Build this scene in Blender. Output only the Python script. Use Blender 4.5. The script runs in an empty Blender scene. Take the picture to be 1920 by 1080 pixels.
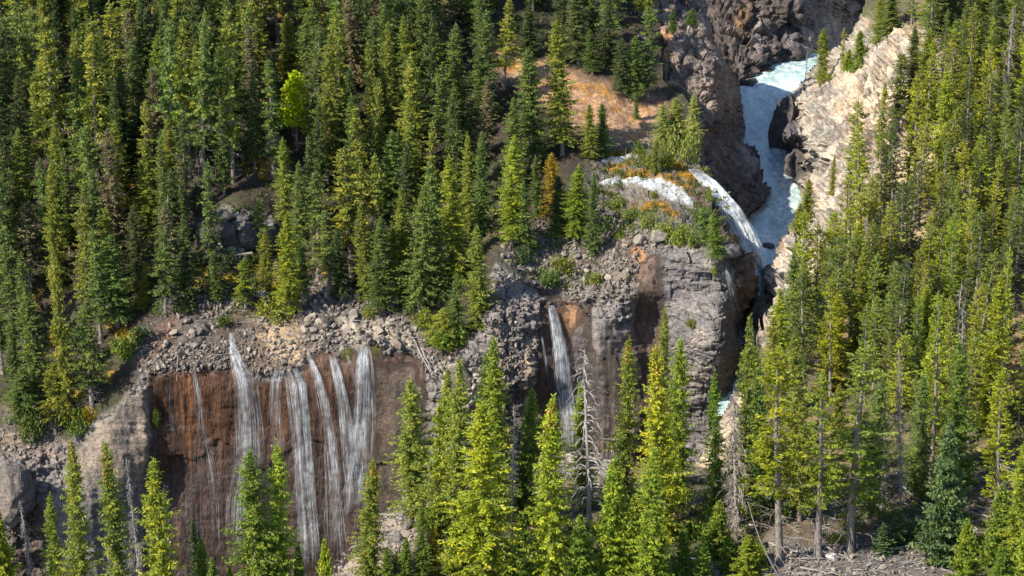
import bpy, math, random
import numpy as np
from mathutils import Vector, Matrix, Euler

# ---------------------------------------------------------------- camera, sky, sun, exposure
scene = bpy.context.scene
COL = scene.collection
H = 160.0                      # camera height above the datum
PITCH = math.radians(20.0)
FPX = 960.0 / math.tan(math.radians(11.0))
cam_data = bpy.data.cameras.new('camera')
cam_data.sensor_width = 36.0
cam_data.lens = 18.0 / math.tan(math.radians(11.0))
cam_data.clip_start = 1.0
cam_data.clip_end = 5000.0
cam = bpy.data.objects.new('camera', cam_data)
COL.objects.link(cam)
cam.location = (0, 0, H)
cam.rotation_euler = (math.radians(70.0), 0, 0)
scene.camera = cam

SUN_DIR = Vector((-0.885, -0.465, 0.0)).normalized()
SUN_EL = math.radians(42.0)
world = bpy.data.worlds.new('World')
scene.world = world
world.use_nodes = True
nt = world.node_tree
nt.nodes.clear()
sky = nt.nodes.new('ShaderNodeTexSky')
sky.sky_type = 'NISHITA'
sky.sun_disc = False
sky.sun_elevation = SUN_EL
sky.sun_rotation = math.atan2(SUN_DIR.x, SUN_DIR.y)
sky.altitude = 1800
bg = nt.nodes.new('ShaderNodeBackground')
bg.inputs['Strength'].default_value = 0.14
wo = nt.nodes.new('ShaderNodeOutputWorld')
nt.links.new(sky.outputs[0], bg.inputs[0])
nt.links.new(bg.outputs[0], wo.inputs[0])

sun_data = bpy.data.lights.new('sun', 'SUN')
sun_data.energy = 5.0
sun_data.angle = math.radians(0.53)
sun_data.color = (1.0, 0.93, 0.80)
sun = bpy.data.objects.new('sun', sun_data)
COL.objects.link(sun)
to_sun = Vector((SUN_DIR.x * math.cos(SUN_EL), SUN_DIR.y * math.cos(SUN_EL), math.sin(SUN_EL)))
sun.rotation_euler = to_sun.to_track_quat('Z', 'Y').to_euler()
sun.location = (-200, 0, 400)

vs = scene.view_settings
vs.view_transform = 'Standard'
vs.look = 'None'
vs.exposure = 1.1
vs.gamma = 1.0
vs.use_curve_mapping = False
scene.cycles.max_bounces = 5
scene.cycles.diffuse_bounces = 2
scene.cycles.glossy_bounces = 2
scene.cycles.transmission_bounces = 3
scene.cycles.transparent_max_bounces = 12
scene.cycles.use_denoising = True

# ---------------------------------------------------------------- maths helpers
SP, CP = math.sin(PITCH), math.cos(PITCH)

def tanv(v):
    return np.tan(PITCH + np.arctan((np.asarray(v, float) - 540.0) / FPX))

def place(u, v, Y):
    """a point seen towards (u, v) that stands Y metres out along the ground -> world coordinates"""
    u = np.asarray(u, float); v = np.asarray(v, float); Y = np.asarray(Y, float)
    a = (u - 960.0) / FPX; b = (v - 540.0) / FPX
    dy = CP - b * SP; dz = -SP - b * CP
    t = Y / dy
    return np.stack(np.broadcast_arrays(a * t, Y, H + dz * t), -1)

def smooth(a, b, x):
    t = np.clip((x - a) / (b - a), 0, 1)
    return t * t * (3 - 2 * t)

def hash3(ix, iy, iz, seed):
    h = (ix.astype(np.int64) * 374761393 + iy.astype(np.int64) * 668265263 + iz.astype(np.int64) * 2147483647 + seed * 974711) & 0xffffffff
    h = ((h ^ (h >> 13)) * 1274126177) & 0xffffffff
    h = ((h ^ (h >> 16)) * 2246822519) & 0xffffffff
    h = h ^ (h >> 15)
    return (h & 0xffffff).astype(np.float64) / 16777216.0

def vnoise(p, seed=0):
    i = np.floor(p).astype(np.int64); f = p - i
    f = f * f * f * (f * (f * 6 - 15) + 10)
    r = 0
    for dx in (0, 1):
        wx = f[..., 0] if dx else 1 - f[..., 0]
        for dy in (0, 1):
            wy = f[..., 1] if dy else 1 - f[..., 1]
            for dz in (0, 1):
                wz = f[..., 2] if dz else 1 - f[..., 2]
                r = r + wx * wy * wz * hash3(i[..., 0] + dx, i[..., 1] + dy, i[..., 2] + dz, seed)
    return r * 2 - 1

def fbm(p, octaves=4, seed=0, gain=0.5):
    a, s, r = 1.0, 0.0, 0
    q = np.array(p, float)
    for k in range(octaves):
        r = r + a * vnoise(q, seed + 17 * k); s += a
        a *= gain; q = q * 2.03 + 11.7
    return r / s

def worley(p, seed=0):
    """nearest and second distance, and a random number for the nearest cell"""
    i = np.floor(p).astype(np.int64)
    f1 = np.full(p.shape[:-1], 9.0); f2 = f1.copy(); rid = np.zeros(p.shape[:-1])
    for dx in (-1, 0, 1):
        for dy in (-1, 0, 1):
            for dz in (-1, 0, 1):
                c = i + np.array((dx, dy, dz))
                o = np.stack([hash3(c[..., 0], c[..., 1], c[..., 2], seed + k) for k in (1, 2, 3)], -1)
                d = np.linalg.norm(c + o - p, axis=-1)
                nr = d < f1
                f2 = np.where(nr, f1, np.minimum(f2, d))
                f1 = np.where(nr, d, f1)
                rid = np.where(nr, hash3(c[..., 0], c[..., 1], c[..., 2], seed + 9), rid)
    return f1, f2, rid

class Surf:
    """smooth scattered-data interpolation of ground distance from survey points"""
    def __init__(self, pts, c=30.0):
        p = np.array(pts, float)
        self.x = p[:, :2]; self.c = c
        n = len(p)
        d = np.linalg.norm(self.x[:, None] - self.x[None], axis=-1)
        A = np.zeros((n + 3, n + 3))
        A[:n, :n] = -np.sqrt(d * d + c * c) - np.eye(n) * 2.0
        A[:n, n] = 1; A[:n, n + 1:] = self.x / 1000; A[n, :n] = 1; A[n + 1:, :n] = self.x.T / 1000
        self.w = np.linalg.solve(A, np.concatenate([p[:, 2], np.zeros(3)]))
    def __call__(self, u, v):
        u = np.asarray(u, float); v = np.asarray(v, float)
        r = self.w[-3] + self.w[-2] * u / 1000 + self.w[-1] * v / 1000
        for (x, y), w in zip(self.x, self.w):
            r = r - w * np.sqrt((u - x) ** 2 + (v - y) ** 2 + self.c ** 2)
        return r

def inside(u, v, poly):
    r = np.zeros(np.shape(u), bool)
    n = len(poly)
    for k in range(n):
        (x0, y0), (x1, y1) = poly[k], poly[(k + 1) % n]
        if y0 == y1:
            continue
        c = (y0 > v) != (y1 > v)
        r ^= c & (u < (x1 - x0) * (v - y0) / (y1 - y0) + x0)
    return r

def region(u, v, poly, soft=20.0):
    """1 inside the outline, 0 outside, fading over soft"""
    d = np.full(np.shape(u), 1e9)
    n = len(poly)
    for k in range(n):
        (x0, y0), (x1, y1) = poly[k], poly[(k + 1) % n]
        ex, ey = x1 - x0, y1 - y0
        t = np.clip(((u - x0) * ex + (v - y0) * ey) / (ex * ex + ey * ey + 1e-9), 0, 1)
        d = np.minimum(d, np.hypot(u - x0 - t * ex, v - y0 - t * ey))
    s = np.where(inside(u, v, poly), d, -d)
    return smooth(-soft, soft, s)

def new_mesh(name, verts, faces, mats, smooth_shade=True, colors=None, tint=None, midx=None):
    """faces: (M, k) index array"""
    verts = np.ascontiguousarray(verts, dtype=np.float32); faces = np.ascontiguousarray(faces, dtype=np.int32)
    me = bpy.data.meshes.new(name)
    m, k = faces.shape
    me.vertices.add(len(verts)); me.vertices.foreach_set('co', verts.ravel())
    me.loops.add(m * k); me.loops.foreach_set('vertex_index', faces.ravel())
    me.polygons.add(m)
    me.polygons.foreach_set('loop_start', np.arange(0, m * k, k, dtype=np.int32))
    me.polygons.foreach_set('loop_total', np.full(m, k, dtype=np.int32))
    me.polygons.foreach_set('use_smooth', np.full(m, smooth_shade, dtype=bool) if isinstance(smooth_shade, bool) else np.ascontiguousarray(smooth_shade, dtype=bool))
    for mt in mats if isinstance(mats, (list, tuple)) else [mats]:
        me.materials.append(mt)
    if midx is not None:
        me.polygons.foreach_set('material_index', np.asarray(midx, dtype=np.int32))
    if colors is not None:
        at = me.attributes.new('surface_colour', 'FLOAT_COLOR', 'POINT')
        c = np.ones((len(verts), 4), np.float32); c[:, :colors.shape[1]] = colors
        at.data.foreach_set('color', c.ravel())
    if tint is not None:
        at = me.attributes.new('tint', 'FLOAT', 'FACE')
        at.data.foreach_set('value', np.asarray(tint, np.float32))
    me.update(); me.validate()
    return me

def link(name, me, parent=None, loc=None, kind=None):
    o = bpy.data.objects.new(name, me)
    COL.objects.link(o)
    if parent is not None:
        o.parent = parent
    if loc is not None:
        o.location = loc
    if kind:
        o['kind'] = kind
    return o

def tag(o, label, cat, group=None):
    o['label'] = label; o['category'] = cat
    if group:
        o['group'] = group
    return o

# ---------------------------------------------------------------- materials
class Nodes:
    def __init__(self, name):
        self.m = bpy.data.materials.new(name); self.m.use_nodes = True
        self.t = self.m.node_tree; self.t.nodes.clear()
        self.out = self.n('ShaderNodeOutputMaterial')
    def n(self, typ, **kw):
        x = self.t.nodes.new(typ)
        for k, val in kw.items():
            if hasattr(x, k):
                setattr(x, k, val)
            else:
                x.inputs[k].default_value = val
        return x
    def l(self, a, b):
        self.t.links.new(a, b)
    def noise(self, co, scale, detail=4, rough=0.55):
        x = self.n('ShaderNodeTexNoise'); x.inputs['Scale'].default_value = scale
        x.inputs['Detail'].default_value = detail; x.inputs['Roughness'].default_value = rough
        self.l(co, x.inputs['Vector'])
        return x
    def mathn(self, op, a, b=None, clamp=False):
        x = self.n('ShaderNodeMath', operation=op, use_clamp=clamp)
        for i, q in enumerate((a, b)):
            if q is None:
                continue
            if isinstance(q, (int, float)):
                x.inputs[i].default_value = q
            else:
                self.l(q, x.inputs[i])
        return x.outputs[0]
    def rng(self, val, a, b, c, d):
        x = self.n('ShaderNodeMapRange'); self.l(val, x.inputs[0])
        for i, q in enumerate((a, b, c, d)):
            x.inputs[i + 1].default_value = q
        return x.outputs[0]
    def mixc(self, fac, a, b, mode='MIX'):
        x = self.n('ShaderNodeMix', data_type='RGBA', blend_type=mode)
        for i, q in ((0, fac), (6, a), (7, b)):
            if isinstance(q, (int, float)):
                x.inputs[i].default_value = q
            elif isinstance(q, tuple):
                x.inputs[i].default_value = q
            else:
                self.l(q, x.inputs[i])
        return x.outputs[2]

def ground_material():
    g = Nodes('rock_and_soil')
    geo = g.n('ShaderNodeNewGeometry'); co = geo.outputs['Position']
    at = g.n('ShaderNodeAttribute', attribute_name='surface_colour')
    sx = g.n('ShaderNodeSeparateXYZ'); g.l(co, sx.inputs[0])
    cx = g.n('ShaderNodeCombineXYZ'); g.l(sx.outputs[0], cx.inputs[0]); g.l(sx.outputs[1], cx.inputs[1])
    g.l(g.mathn('MULTIPLY', sx.outputs[2], g.rng(at.outputs['Alpha'], 0.55, 0.8, 0.16, 1.0)), cx.inputs[2])
    co = cx.outputs[0]
    n1 = g.noise(co, 0.35, 3, 0.6); n2 = g.noise(co, 1.9, 4, 0.65); n3 = g.noise(co, 7.0, 2, 0.6)
    mp = g.n('ShaderNodeMapping'); mp.inputs['Scale'].default_value = (1.0, 1.0, 2.6); g.l(co, mp.inputs['Vector'])
    vo = g.n('ShaderNodeTexVoronoi', feature='DISTANCE_TO_EDGE'); vo.inputs['Scale'].default_value = 0.9
    wp = g.mixc(0.25, mp.outputs[0], n2.outputs['Color'], 'ADD'); g.l(wp, vo.inputs['Vector'])
    a = g.rng(n1.outputs[0], 0.3, 0.7, 0.72, 1.28)
    b = g.rng(n2.outputs[0], 0.3, 0.7, 0.62, 1.38)
    c = g.rng(n3.outputs[0], 0.3, 0.7, 0.78, 1.22)
    k = g.mathn('MULTIPLY', g.mathn('MULTIPLY', a, b), c)
    crack = g.rng(vo.outputs[0], 0.0, 0.05, 0.45, 1.0)
    crack = g.mathn('ADD', g.mathn('MULTIPLY', crack, 0.55), 0.45)
    k = g.mathn('MULTIPLY', k, crack)
    comb = g.n('ShaderNodeCombineColor')
    for i in range(3):
        g.l(k, comb.inputs[i])
    colr = g.mixc(1.0, at.outputs['Color'], comb.outputs[0], 'MULTIPLY')
    colr = g.mixc(1.0, colr, (0.80, 0.80, 0.80, 1), 'MULTIPLY')
    warm = g.mixc(g.rng(n1.outputs[0], 0.45, 0.75, 0.0, 0.35), colr, g.mixc(1.0, colr, (1.25, 0.95, 0.7, 1), 'MULTIPLY'))
    bs = g.n('ShaderNodeBsdfPrincipled')
    g.l(warm, bs.inputs['Base Color'])
    rough = g.rng(at.outputs['Alpha'], 0.0, 1.0, 0.3, 0.92)
    g.l(rough, bs.inputs['Roughness']); bs.inputs['Specular IOR Level'].default_value = 0.35
    bu = g.n('ShaderNodeBump'); bu.inputs['Strength'].default_value = 0.9; bu.inputs['Distance'].default_value = 0.35
    hgt = g.mathn('ADD', g.mathn('MULTIPLY', n2.outputs[0], 0.8), g.mathn('MULTIPLY', n3.outputs[0], 0.35))
    hgt = g.mathn('ADD', hgt, g.mathn('MULTIPLY', crack, 0.4))
    g.l(hgt, bu.inputs['Height']); g.l(bu.outputs[0], bs.inputs['Normal'])
    g.l(bs.outputs[0], g.out.inputs[0])
    return g.m

def foliage_material(name, yellow=(1.7, 1.15, 0.45), trans=0.28):
    g = Nodes(name)
    oi = g.n('ShaderNodeObjectInfo')
    at = g.n('ShaderNodeAttribute', attribute_name='tint')
    tc = g.n('ShaderNodeTexCoord'); nz = g.noise(tc.outputs['Object'], 0.75, 2, 0.5)
    t = g.mathn('ADD', at.outputs['Fac'], g.rng(nz.outputs[0], 0.3, 0.7, -0.28, 0.28), True)
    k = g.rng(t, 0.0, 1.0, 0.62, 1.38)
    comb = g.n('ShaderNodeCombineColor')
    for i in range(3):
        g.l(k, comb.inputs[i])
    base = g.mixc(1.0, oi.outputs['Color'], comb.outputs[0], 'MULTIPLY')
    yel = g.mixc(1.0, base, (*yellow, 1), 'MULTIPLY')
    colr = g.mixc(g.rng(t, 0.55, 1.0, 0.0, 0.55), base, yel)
    bs = g.n('ShaderNodeBsdfPrincipled'); g.l(colr, bs.inputs['Base Color'])
    bs.inputs['Roughness'].default_value = 0.55; bs.inputs['Specular IOR Level'].default_value = 0.25
    tr = g.n('ShaderNodeBsdfTranslucent')
    g.l(g.mixc(1.0, colr, (1.5, 1.45, 0.6, 1), 'MULTIPLY'), tr.inputs['Color'])
    mx = g.n('ShaderNodeMixShader'); mx.inputs[0].default_value = trans
    g.l(bs.outputs[0], mx.inputs[1]); g.l(tr.outputs[0], mx.inputs[2])
    g.l(mx.outputs[0], g.out.inputs[0])
    return g.m

def bark_material(name, c0, c1, scale=3.0):
    g = Nodes(name)
    tc = g.n('ShaderNodeTexCoord')
    mp = g.n('ShaderNodeMapping'); mp.inputs['Scale'].default_value = (4, 4, 0.7); g.l(tc.outputs['Object'], mp.inputs['Vector'])
    n = g.noise(mp.outputs[0], scale, 4, 0.6)
    oi = g.n('ShaderNodeObjectInfo')
    f = g.mathn('ADD', g.rng(n.outputs[0], 0.3, 0.7, 0.0, 0.8), g.mathn('MULTIPLY', oi.outputs['Random'], 0.2), True)
    colr = g.mixc(f, (*c0, 1), (*c1, 1))
    bs = g.n('ShaderNodeBsdfPrincipled'); g.l(colr, bs.inputs['Base Color'])
    bs.inputs['Roughness'].default_value = 0.85; bs.inputs['Specular IOR Level'].default_value = 0.2
    bu = g.n('ShaderNodeBump'); bu.inputs['Distance'].default_value = 0.04; g.l(n.outputs[0], bu.inputs['Height']); g.l(bu.outputs[0], bs.inputs['Normal'])
    g.l(bs.outputs[0], g.out.inputs[0])
    return g.m

def stone_material():
    g = Nodes('broken_stone')
    geo = g.n('ShaderNodeNewGeometry'); oi = g.n('ShaderNodeObjectInfo')
    at = g.n('ShaderNodeAttribute', attribute_name='tint')
    r = g.mathn('FRACT', g.mathn('ADD', oi.outputs['Random'], at.outputs['Fac']))
    n = g.noise(geo.outputs['Position'], 2.4, 5, 0.6)
    c = g.mixc(r, (0.065, 0.056, 0.052, 1), (0.235, 0.20, 0.165, 1))
    c = g.mixc(g.rng(n.outputs[0], 0.45, 0.75, 0.0, 0.6), c, (0.24, 0.165, 0.105, 1))
    bs = g.n('ShaderNodeBsdfPrincipled'); g.l(c, bs.inputs['Base Color']); bs.inputs['Roughness'].default_value = 0.9
    bu = g.n('ShaderNodeBump'); bu.inputs['Distance'].default_value = 0.12; g.l(n.outputs[0], bu.inputs['Height']); g.l(bu.outputs[0], bs.inputs['Normal'])
    g.l(bs.outputs[0], g.out.inputs[0])
    return g.m

def fall_material():
    g = Nodes('falling_water')
    at = g.n('ShaderNodeAttribute', attribute_name='surface_colour')
    geo = g.n('ShaderNodeNewGeometry')
    mp = g.n('ShaderNodeMapping'); mp.inputs['Scale'].default_value = (5.5, 5.5, 0.40); g.l(geo.outputs['Position'], mp.inputs['Vector'])
    n = g.noise(mp.outputs[0], 1.0, 5, 0.65)
    n2 = g.noise(geo.outputs['Position'], 1.0, 3, 0.5)
    f = g.mathn('MULTIPLY', g.rng(n.outputs[0], 0.34, 0.66, 0.08, 1.0), g.rng(n2.outputs[0], 0.34, 0.66, 0.30, 1.0))
    f = g.mathn('MULTIPLY', f, at.outputs['Alpha'], True)
    df = g.n('ShaderNodeBsdfPrincipled'); df.inputs['Base Color'].default_value = (0.80, 0.83, 0.86, 1); df.inputs['Roughness'].default_value = 0.5
    tl = g.n('ShaderNodeBsdfTranslucent'); tl.inputs['Color'].default_value = (0.82, 0.86, 0.9, 1)
    m1 = g.n('ShaderNodeMixShader'); m1.inputs[0].default_value = 0.35
    g.l(df.outputs[0], m1.inputs[1]); g.l(tl.outputs[0], m1.inputs[2])
    tp = g.n('ShaderNodeBsdfTransparent')
    m2 = g.n('ShaderNodeMixShader'); g.l(f, m2.inputs[0]); g.l(tp.outputs[0], m2.inputs[1]); g.l(m1.outputs[0], m2.inputs[2])
    g.l(m2.outputs[0], g.out.inputs[0])
    return g.m

def river_material():
    g = Nodes('glacial_river_water')
    geo = g.n('ShaderNodeNewGeometry'); co = geo.outputs['Position']
    at = g.n('ShaderNodeAttribute', attribute_name='surface_colour')
    mpr = g.n('ShaderNodeMapping'); mpr.inputs['Scale'].default_value = (1.0, 0.55, 1.0); g.l(co, mpr.inputs['Vector']); co = mpr.outputs[0]
    n1 = g.noise(co, 0.42, 5, 0.60); n1.inputs['Distortion'].default_value = 1.8
    n2 = g.noise(co, 1.1, 4, 0.58); n2.inputs['Distortion'].default_value = 1.2
    foam = g.mathn('MULTIPLY', g.rng(n1.outputs[0], 0.45, 0.64, 0.0, 0.95), g.rng(n2.outputs[0], 0.38, 0.62, 0.15, 1.0))
    foam = g.mathn('ADD', foam, at.outputs['Alpha'], True)
    c = g.mixc(g.rng(n2.outputs[0], 0.3, 0.7, 0, 1), (0.20, 0.295, 0.295, 1), (0.32, 0.42, 0.415, 1))
    c = g.mixc(foam, c, (0.60, 0.66, 0.66, 1))
    bs = g.n('ShaderNodeBsdfPrincipled'); g.l(c, bs.inputs['Base Color'])
    g.l(g.rng(foam, 0, 1, 0.22, 0.7), bs.inputs['Roughness'])
    bu = g.n('ShaderNodeBump'); bu.inputs['Distance'].default_value = 0.22; bu.inputs['Strength'].default_value = 0.6
    g.l(g.mathn('ADD', n1.outputs[0], g.mathn('MULTIPLY', n2.outputs[0], 0.6)), bu.inputs['Height']); g.l(bu.outputs[0], bs.inputs['Normal'])
    g.l(bs.outputs[0], g.out.inputs[0])
    return g.m

M_GROUND = ground_material()
M_NEEDLE = foliage_material('spruce_needles')
M_PINE = foliage_material('pine_needles', (1.5, 1.2, 0.5), 0.32)
M_LEAF = foliage_material('broad_leaves', (1.3, 1.15, 0.6), 0.40)
M_CONE = foliage_material('cones_and_rusty_needles', (1.3, 1.0, 0.8), 0.12)
M_BARK = bark_material('conifer_bark', (0.09, 0.070, 0.055), (0.26, 0.22, 0.19))
M_DEAD = bark_material('weathered_deadwood', (0.14, 0.125, 0.115), (0.35, 0.32, 0.30))
M_TWIG = bark_material('dry_twigs', (0.13, 0.105, 0.085), (0.29, 0.25, 0.22))
M_STONE = stone_material()
M_FALL = fall_material()
M_RIVER = river_material()
# ---------------------------------------------------------------- terrain sheets
class Sheet:
    def __init__(self, poly, pts, step, rect, c=30.0):
        u0, v0, u1, v1 = rect
        self.u0, self.v0, self.step = u0, v0, step
        u = np.arange(u0, u1 + step, step, dtype=float); v = np.arange(v0, v1 + step, step, dtype=float)
        self.U, self.V = np.meshgrid(u, v)
        self.surf = Surf(pts, c)
        self.Y = self.surf(self.U, self.V)
        self.P = place(self.U, self.V, self.Y)
        cu = self.U[:-1, :-1] + step / 2; cv = self.V[:-1, :-1] + step / 2
        self.cell = inside(cu, cv, poly)
        self.poly = poly
    def normals(self):
        du = np.gradient(self.P, axis=1); dv = np.gradient(self.P, axis=0)
        n = np.cross(dv, du)
        n /= np.linalg.norm(n, axis=-1, keepdims=True) + 1e-12
        view = self.P - np.array((0, 0, H))
        n *= -np.sign((n * view).sum(-1, keepdims=True))
        return n
    def at(self, u, v):
        i = min(max((v - self.v0) / self.step, 0), self.P.shape[0] - 1.001); j = min(max((u - self.u0) / self.step, 0), self.P.shape[1] - 1.001)
        a, b = int(i), int(j); f, g = i - a, j - b
        q = self.P
        return (q[a, b] * (1 - f) * (1 - g) + q[a + 1, b] * f * (1 - g) + q[a, b + 1] * (1 - f) * g + q[a + 1, b + 1] * f * g)
    def build(self, pieces, colors, skirt, flat=None):
        """pieces: [(name, mask over cells)]; the outline is carried on behind by the skirt vectors"""
        nv, nu = self.U.shape
        idx = np.arange(nv * nu).reshape(nv, nu)
        out = []
        for name, mask in pieces:
            m = self.cell & mask
            q = np.stack([idx[:-1, :-1], idx[1:, :-1], idx[1:, 1:], idx[:-1, 1:]], -1)[m]
            # open edges of the whole sheet that belong to this piece
            pad = np.pad(self.cell, 1)
            ed = []
            for (di, dj, a, b) in ((-1, 0, 3, 0), (1, 0, 1, 2), (0, -1, 0, 1), (0, 1, 2, 3)):
                nb = pad[1 + di:pad.shape[0] - 1 + di, 1 + dj:pad.shape[1] - 1 + dj]
                ii, jj = np.where(m & ~nb)
                cq = np.stack([idx[:-1, :-1], idx[1:, :-1], idx[1:, 1:], idx[:-1, 1:]], -1)[ii, jj]
                ed.append(cq[:, (a, b)])
            ed = np.concatenate(ed) if ed else np.zeros((0, 2), int)
            V = self.P.reshape(-1, 3); Cc = colors.reshape(-1, colors.shape[-1])
            used = np.unique(np.concatenate([q.ravel(), ed.ravel()]))
            remap = np.full(nv * nu, -1); remap[used] = np.arange(len(used))
            verts = [V[used]]; cols = [Cc[used]]; faces = [remap[q]]
            base = len(used)
            eu = np.unique(ed); prev = {k: remap[k] for k in eu}
            prev_arr = np.full(nv * nu, -1); prev_arr[eu] = remap[eu]
            off = np.zeros(3)
            for s in skirt:
                off = off + np.array(s, float)
                cur = np.full(nv * nu, -1); cur[eu] = base + np.arange(len(eu)); base += len(eu)
                wob = fbm(V[eu] * 0.4 + off, 3, 5)[:, None] * 0.8
                verts.append(V[eu] + off + wob); cols.append(Cc[eu])
                faces.append(np.stack([prev_arr[ed[:, 0]], prev_arr[ed[:, 1]], cur[ed[:, 1]], cur[ed[:, 0]]], -1))
                prev_arr = cur
            fl = np.zeros(sum(len(f) for f in faces), bool)
            if flat is not None:
                fl[:len(q)] = flat[m]
            me = new_mesh(name, np.concatenate(verts), np.concatenate(faces), M_GROUND, ~fl, np.concatenate(cols))
            o = link(name, me, kind='structure')
            out.append(o)
        return out

def warp(U, V, P, k=13.0):
    n = fbm(P * 0.55, 4, 201); m = fbm(P * 0.55, 4, 202)
    return U + n * k, V + m * k

def paint(U, V, base, coats):
    c = np.empty(U.shape + (4,)); c[...] = base
    for poly, soft, colr in coats:
        w = region(U, V, poly, soft)[..., None]
        c = c * (1 - w) + np.array(colr) * w
    return c

def interp(x, xs, ys):
    return np.interp(x, xs, ys)

# ---- A: the forested hillside and the cliff below it
A_POLY = [(-150, -60), (1240, -60), (1238, 60), (1242, 150), (1290, 190), (1306, 270), (1318, 320), (1330, 360), (1338, 400), (1365, 440), (1387, 462), (1406, 490), (1413, 530),
          (1405, 590), (1392, 650), (1374, 720), (1350, 800), (1335, 900), (1335, 1180), (-150, 1180)]
A_PTS = [
    (-150, 1180, 292), (100, 1180, 293), (400, 1180, 297), (650, 1180, 297), (850, 1180, 296), (1050, 1180, 300), (1300, 1180, 298),
    (-150, 860, 297), (0, 850, 297.5), (120, 830, 298.5), (200, 770, 299), (250, 740, 300), (300, 690, 301.2), (400, 690, 301.5), (500, 690, 301.5), (600, 668, 301.5), (700, 650, 301.8), (790, 680, 301),
    (-30, 980, 292), (20, 900, 294), (120, 980, 294), (200, 900, 296), (270, 860, 298.5), (300, 900, 300.4), (400, 900, 300.2), (550, 900, 300), (650, 900, 299.5), (740, 900, 298.5),
    (860, 720, 297.5), (860, 900, 296), (300, 780, 301), (500, 780, 301), (680, 780, 300.5),
    # talus above the lip, then the forest slope
    (-100, 700, 309), (60, 700, 308), (200, 650, 308), (320, 600, 309), (450, 590, 309.5), (600, 560, 312), (700, 580, 309.5), (800, 610, 306), (860, 600, 305),
    (-100, 500, 324), (150, 500, 322), (350, 470, 320), (500, 500, 318.5), (650, 500, 318), (800, 480, 317), (440, 470, 318), (440, 390, 321), (440, 340, 328),
    (-100, 300, 340), (200, 300, 337), (450, 280, 335), (700, 300, 333), (900, 330, 329), (900, 420, 321),
    (-100, 100, 359), (200, 100, 356), (500, 100, 353), (800, 100, 351), (950, 120, 349), (1100, 90, 352),
    (-100, -60, 375), (300, -60, 370), (700, -60, 367), (1100, -60, 372), (1240, -60, 374),
    # spur, recess of the middle fall, pillar, second recess, grey buttress
    (930, 470, 309), (950, 520, 305), (920, 600, 301.5), (960, 640, 301), (990, 580, 302.5), (1000, 700, 300.5), (930, 760, 299), (900, 950, 297), (1000, 900, 298.5),
    (1030, 575, 304.6), (1050, 640, 303.6), (1070, 750, 303), (1070, 900, 302), (1020, 520, 308), (1080, 500, 310), (1070, 430, 315), (1000, 450, 314),
    (1110, 560, 305), (1140, 620, 302.6), (1170, 700, 301.8), (1185, 800, 301), (1150, 900, 300.6), (1180, 560, 304),
    (1205, 500, 306), (1218, 600, 305.8), (1232, 700, 305.2), (1250, 850, 304.2), (1195, 455, 309), (1240, 500, 305), (1252, 600, 304.8), (1264, 720, 304), (1290, 860, 303),
    (1265, 470, 304.8), (1275, 560, 304.4), (1310, 700, 302.8), (1320, 850, 301.8), (1330, 550, 302.8), (1362, 590, 301.7), (1362, 680, 301.4), (1345, 480, 304.2), (1372, 640, 301.8),
    (1384, 560, 305), (1402, 540, 306.5), (1395, 610, 309), (1384, 700, 306), (1405, 480, 310), (1390, 450, 311),
    (1250, 440, 308), (1330, 430, 310.5), (1200, 420, 312), (1370, 410, 315), (1290, 400, 314),
    (1150, 370, 320), (1260, 360, 320), (1320, 350, 321), (1180, 300, 327), (1300, 310, 325.5), (1290, 250, 333),
    (1050, 250, 332), (1150, 220, 336), (1230, 200, 341), (1080, 170, 341), (1180, 140, 347), (1235, 100, 353), (1238, 150, 347), (1000, 330, 325), (1090, 340, 322),
]
A = Sheet(A_POLY, A_PTS, 3.0, (-150, -60, 1420, 1180), 22.0)
U, V = A.U, A.V
LIP = [(-200, 850), (60, 850), (130, 825), (220, 760), (270, 705), (330, 690), (430, 688), (500, 700), (555, 692), (585, 664), (640, 656), (700, 648), (780, 664), (840, 690), (880, 640), (905, 560), (930, 490),
       (1000, 540), (1035, 570), (1100, 560), (1170, 545), (1190, 470), (1250, 445), (1330, 440), (1400, 470), (1450, 480)]
lipv = interp(U, [p[0] for p in LIP], [p[1] for p in LIP])
below = V - lipv
lip_noise = fbm(np.stack([U * 0.02, V * 0.02, U * 0], -1), 4, 3) * 22
isrock = smooth(-10, 10, below + lip_noise * 0.5)
TALUS = [(250, 700), (270, 640), (300, 560), (420, 540), (520, 560), (600, 525), (680, 545), (760, 600), (800, 640), (890, 690), (880, 730), (800, 700), (790, 668), (700, 650), (640, 658), (585, 666), (555, 696), (500, 704), (440, 690), (300, 705)]
TALUS2 = [(930, 470), (970, 430), (1020, 395), (1110, 385), (1180, 400), (1300, 440), (1300, 465), (1200, 480), (1180, 560), (1090, 570), (1000, 530)]
WALL = [(285, 705), (318, 684), (345, 702), (380, 688), (415, 696), (428, 662), (442, 662), (452, 696), (480, 714), (520, 718), (548, 702), (562, 714), (580, 672), (612, 660), (636, 672), (660, 656), (676, 666), (690, 646), (706, 652), (720, 670), (760, 660), (795, 680), (800, 1200), (235, 1200), (262, 1000), (276, 880), (262, 800)]
SLAB = [(140, 840), (240, 745), (280, 730), (285, 860), (255, 1200), (80, 1200), (90, 960)]
BUTT = [(1236, 452), (1345, 466), (1380, 520), (1384, 640), (1372, 720), (1346, 860), (1335, 1180), (1290, 1180), (1262, 760), (1246, 600)]
OUTC = [(360, 405), (420, 385), (510, 400), (520, 460), (440, 478), (370, 465)]
BENCHR = [(1120, 260), (1300, 250), (1340, 340), (1400, 460), (1330, 450), (1180, 440), (1080, 400)]
ORANGE = [(900, 45), (960, 85), (1100, 155), (1240, 185), (1250, 245), (1150, 280), (1070, 235), (980, 165), (890, 85)]
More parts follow.
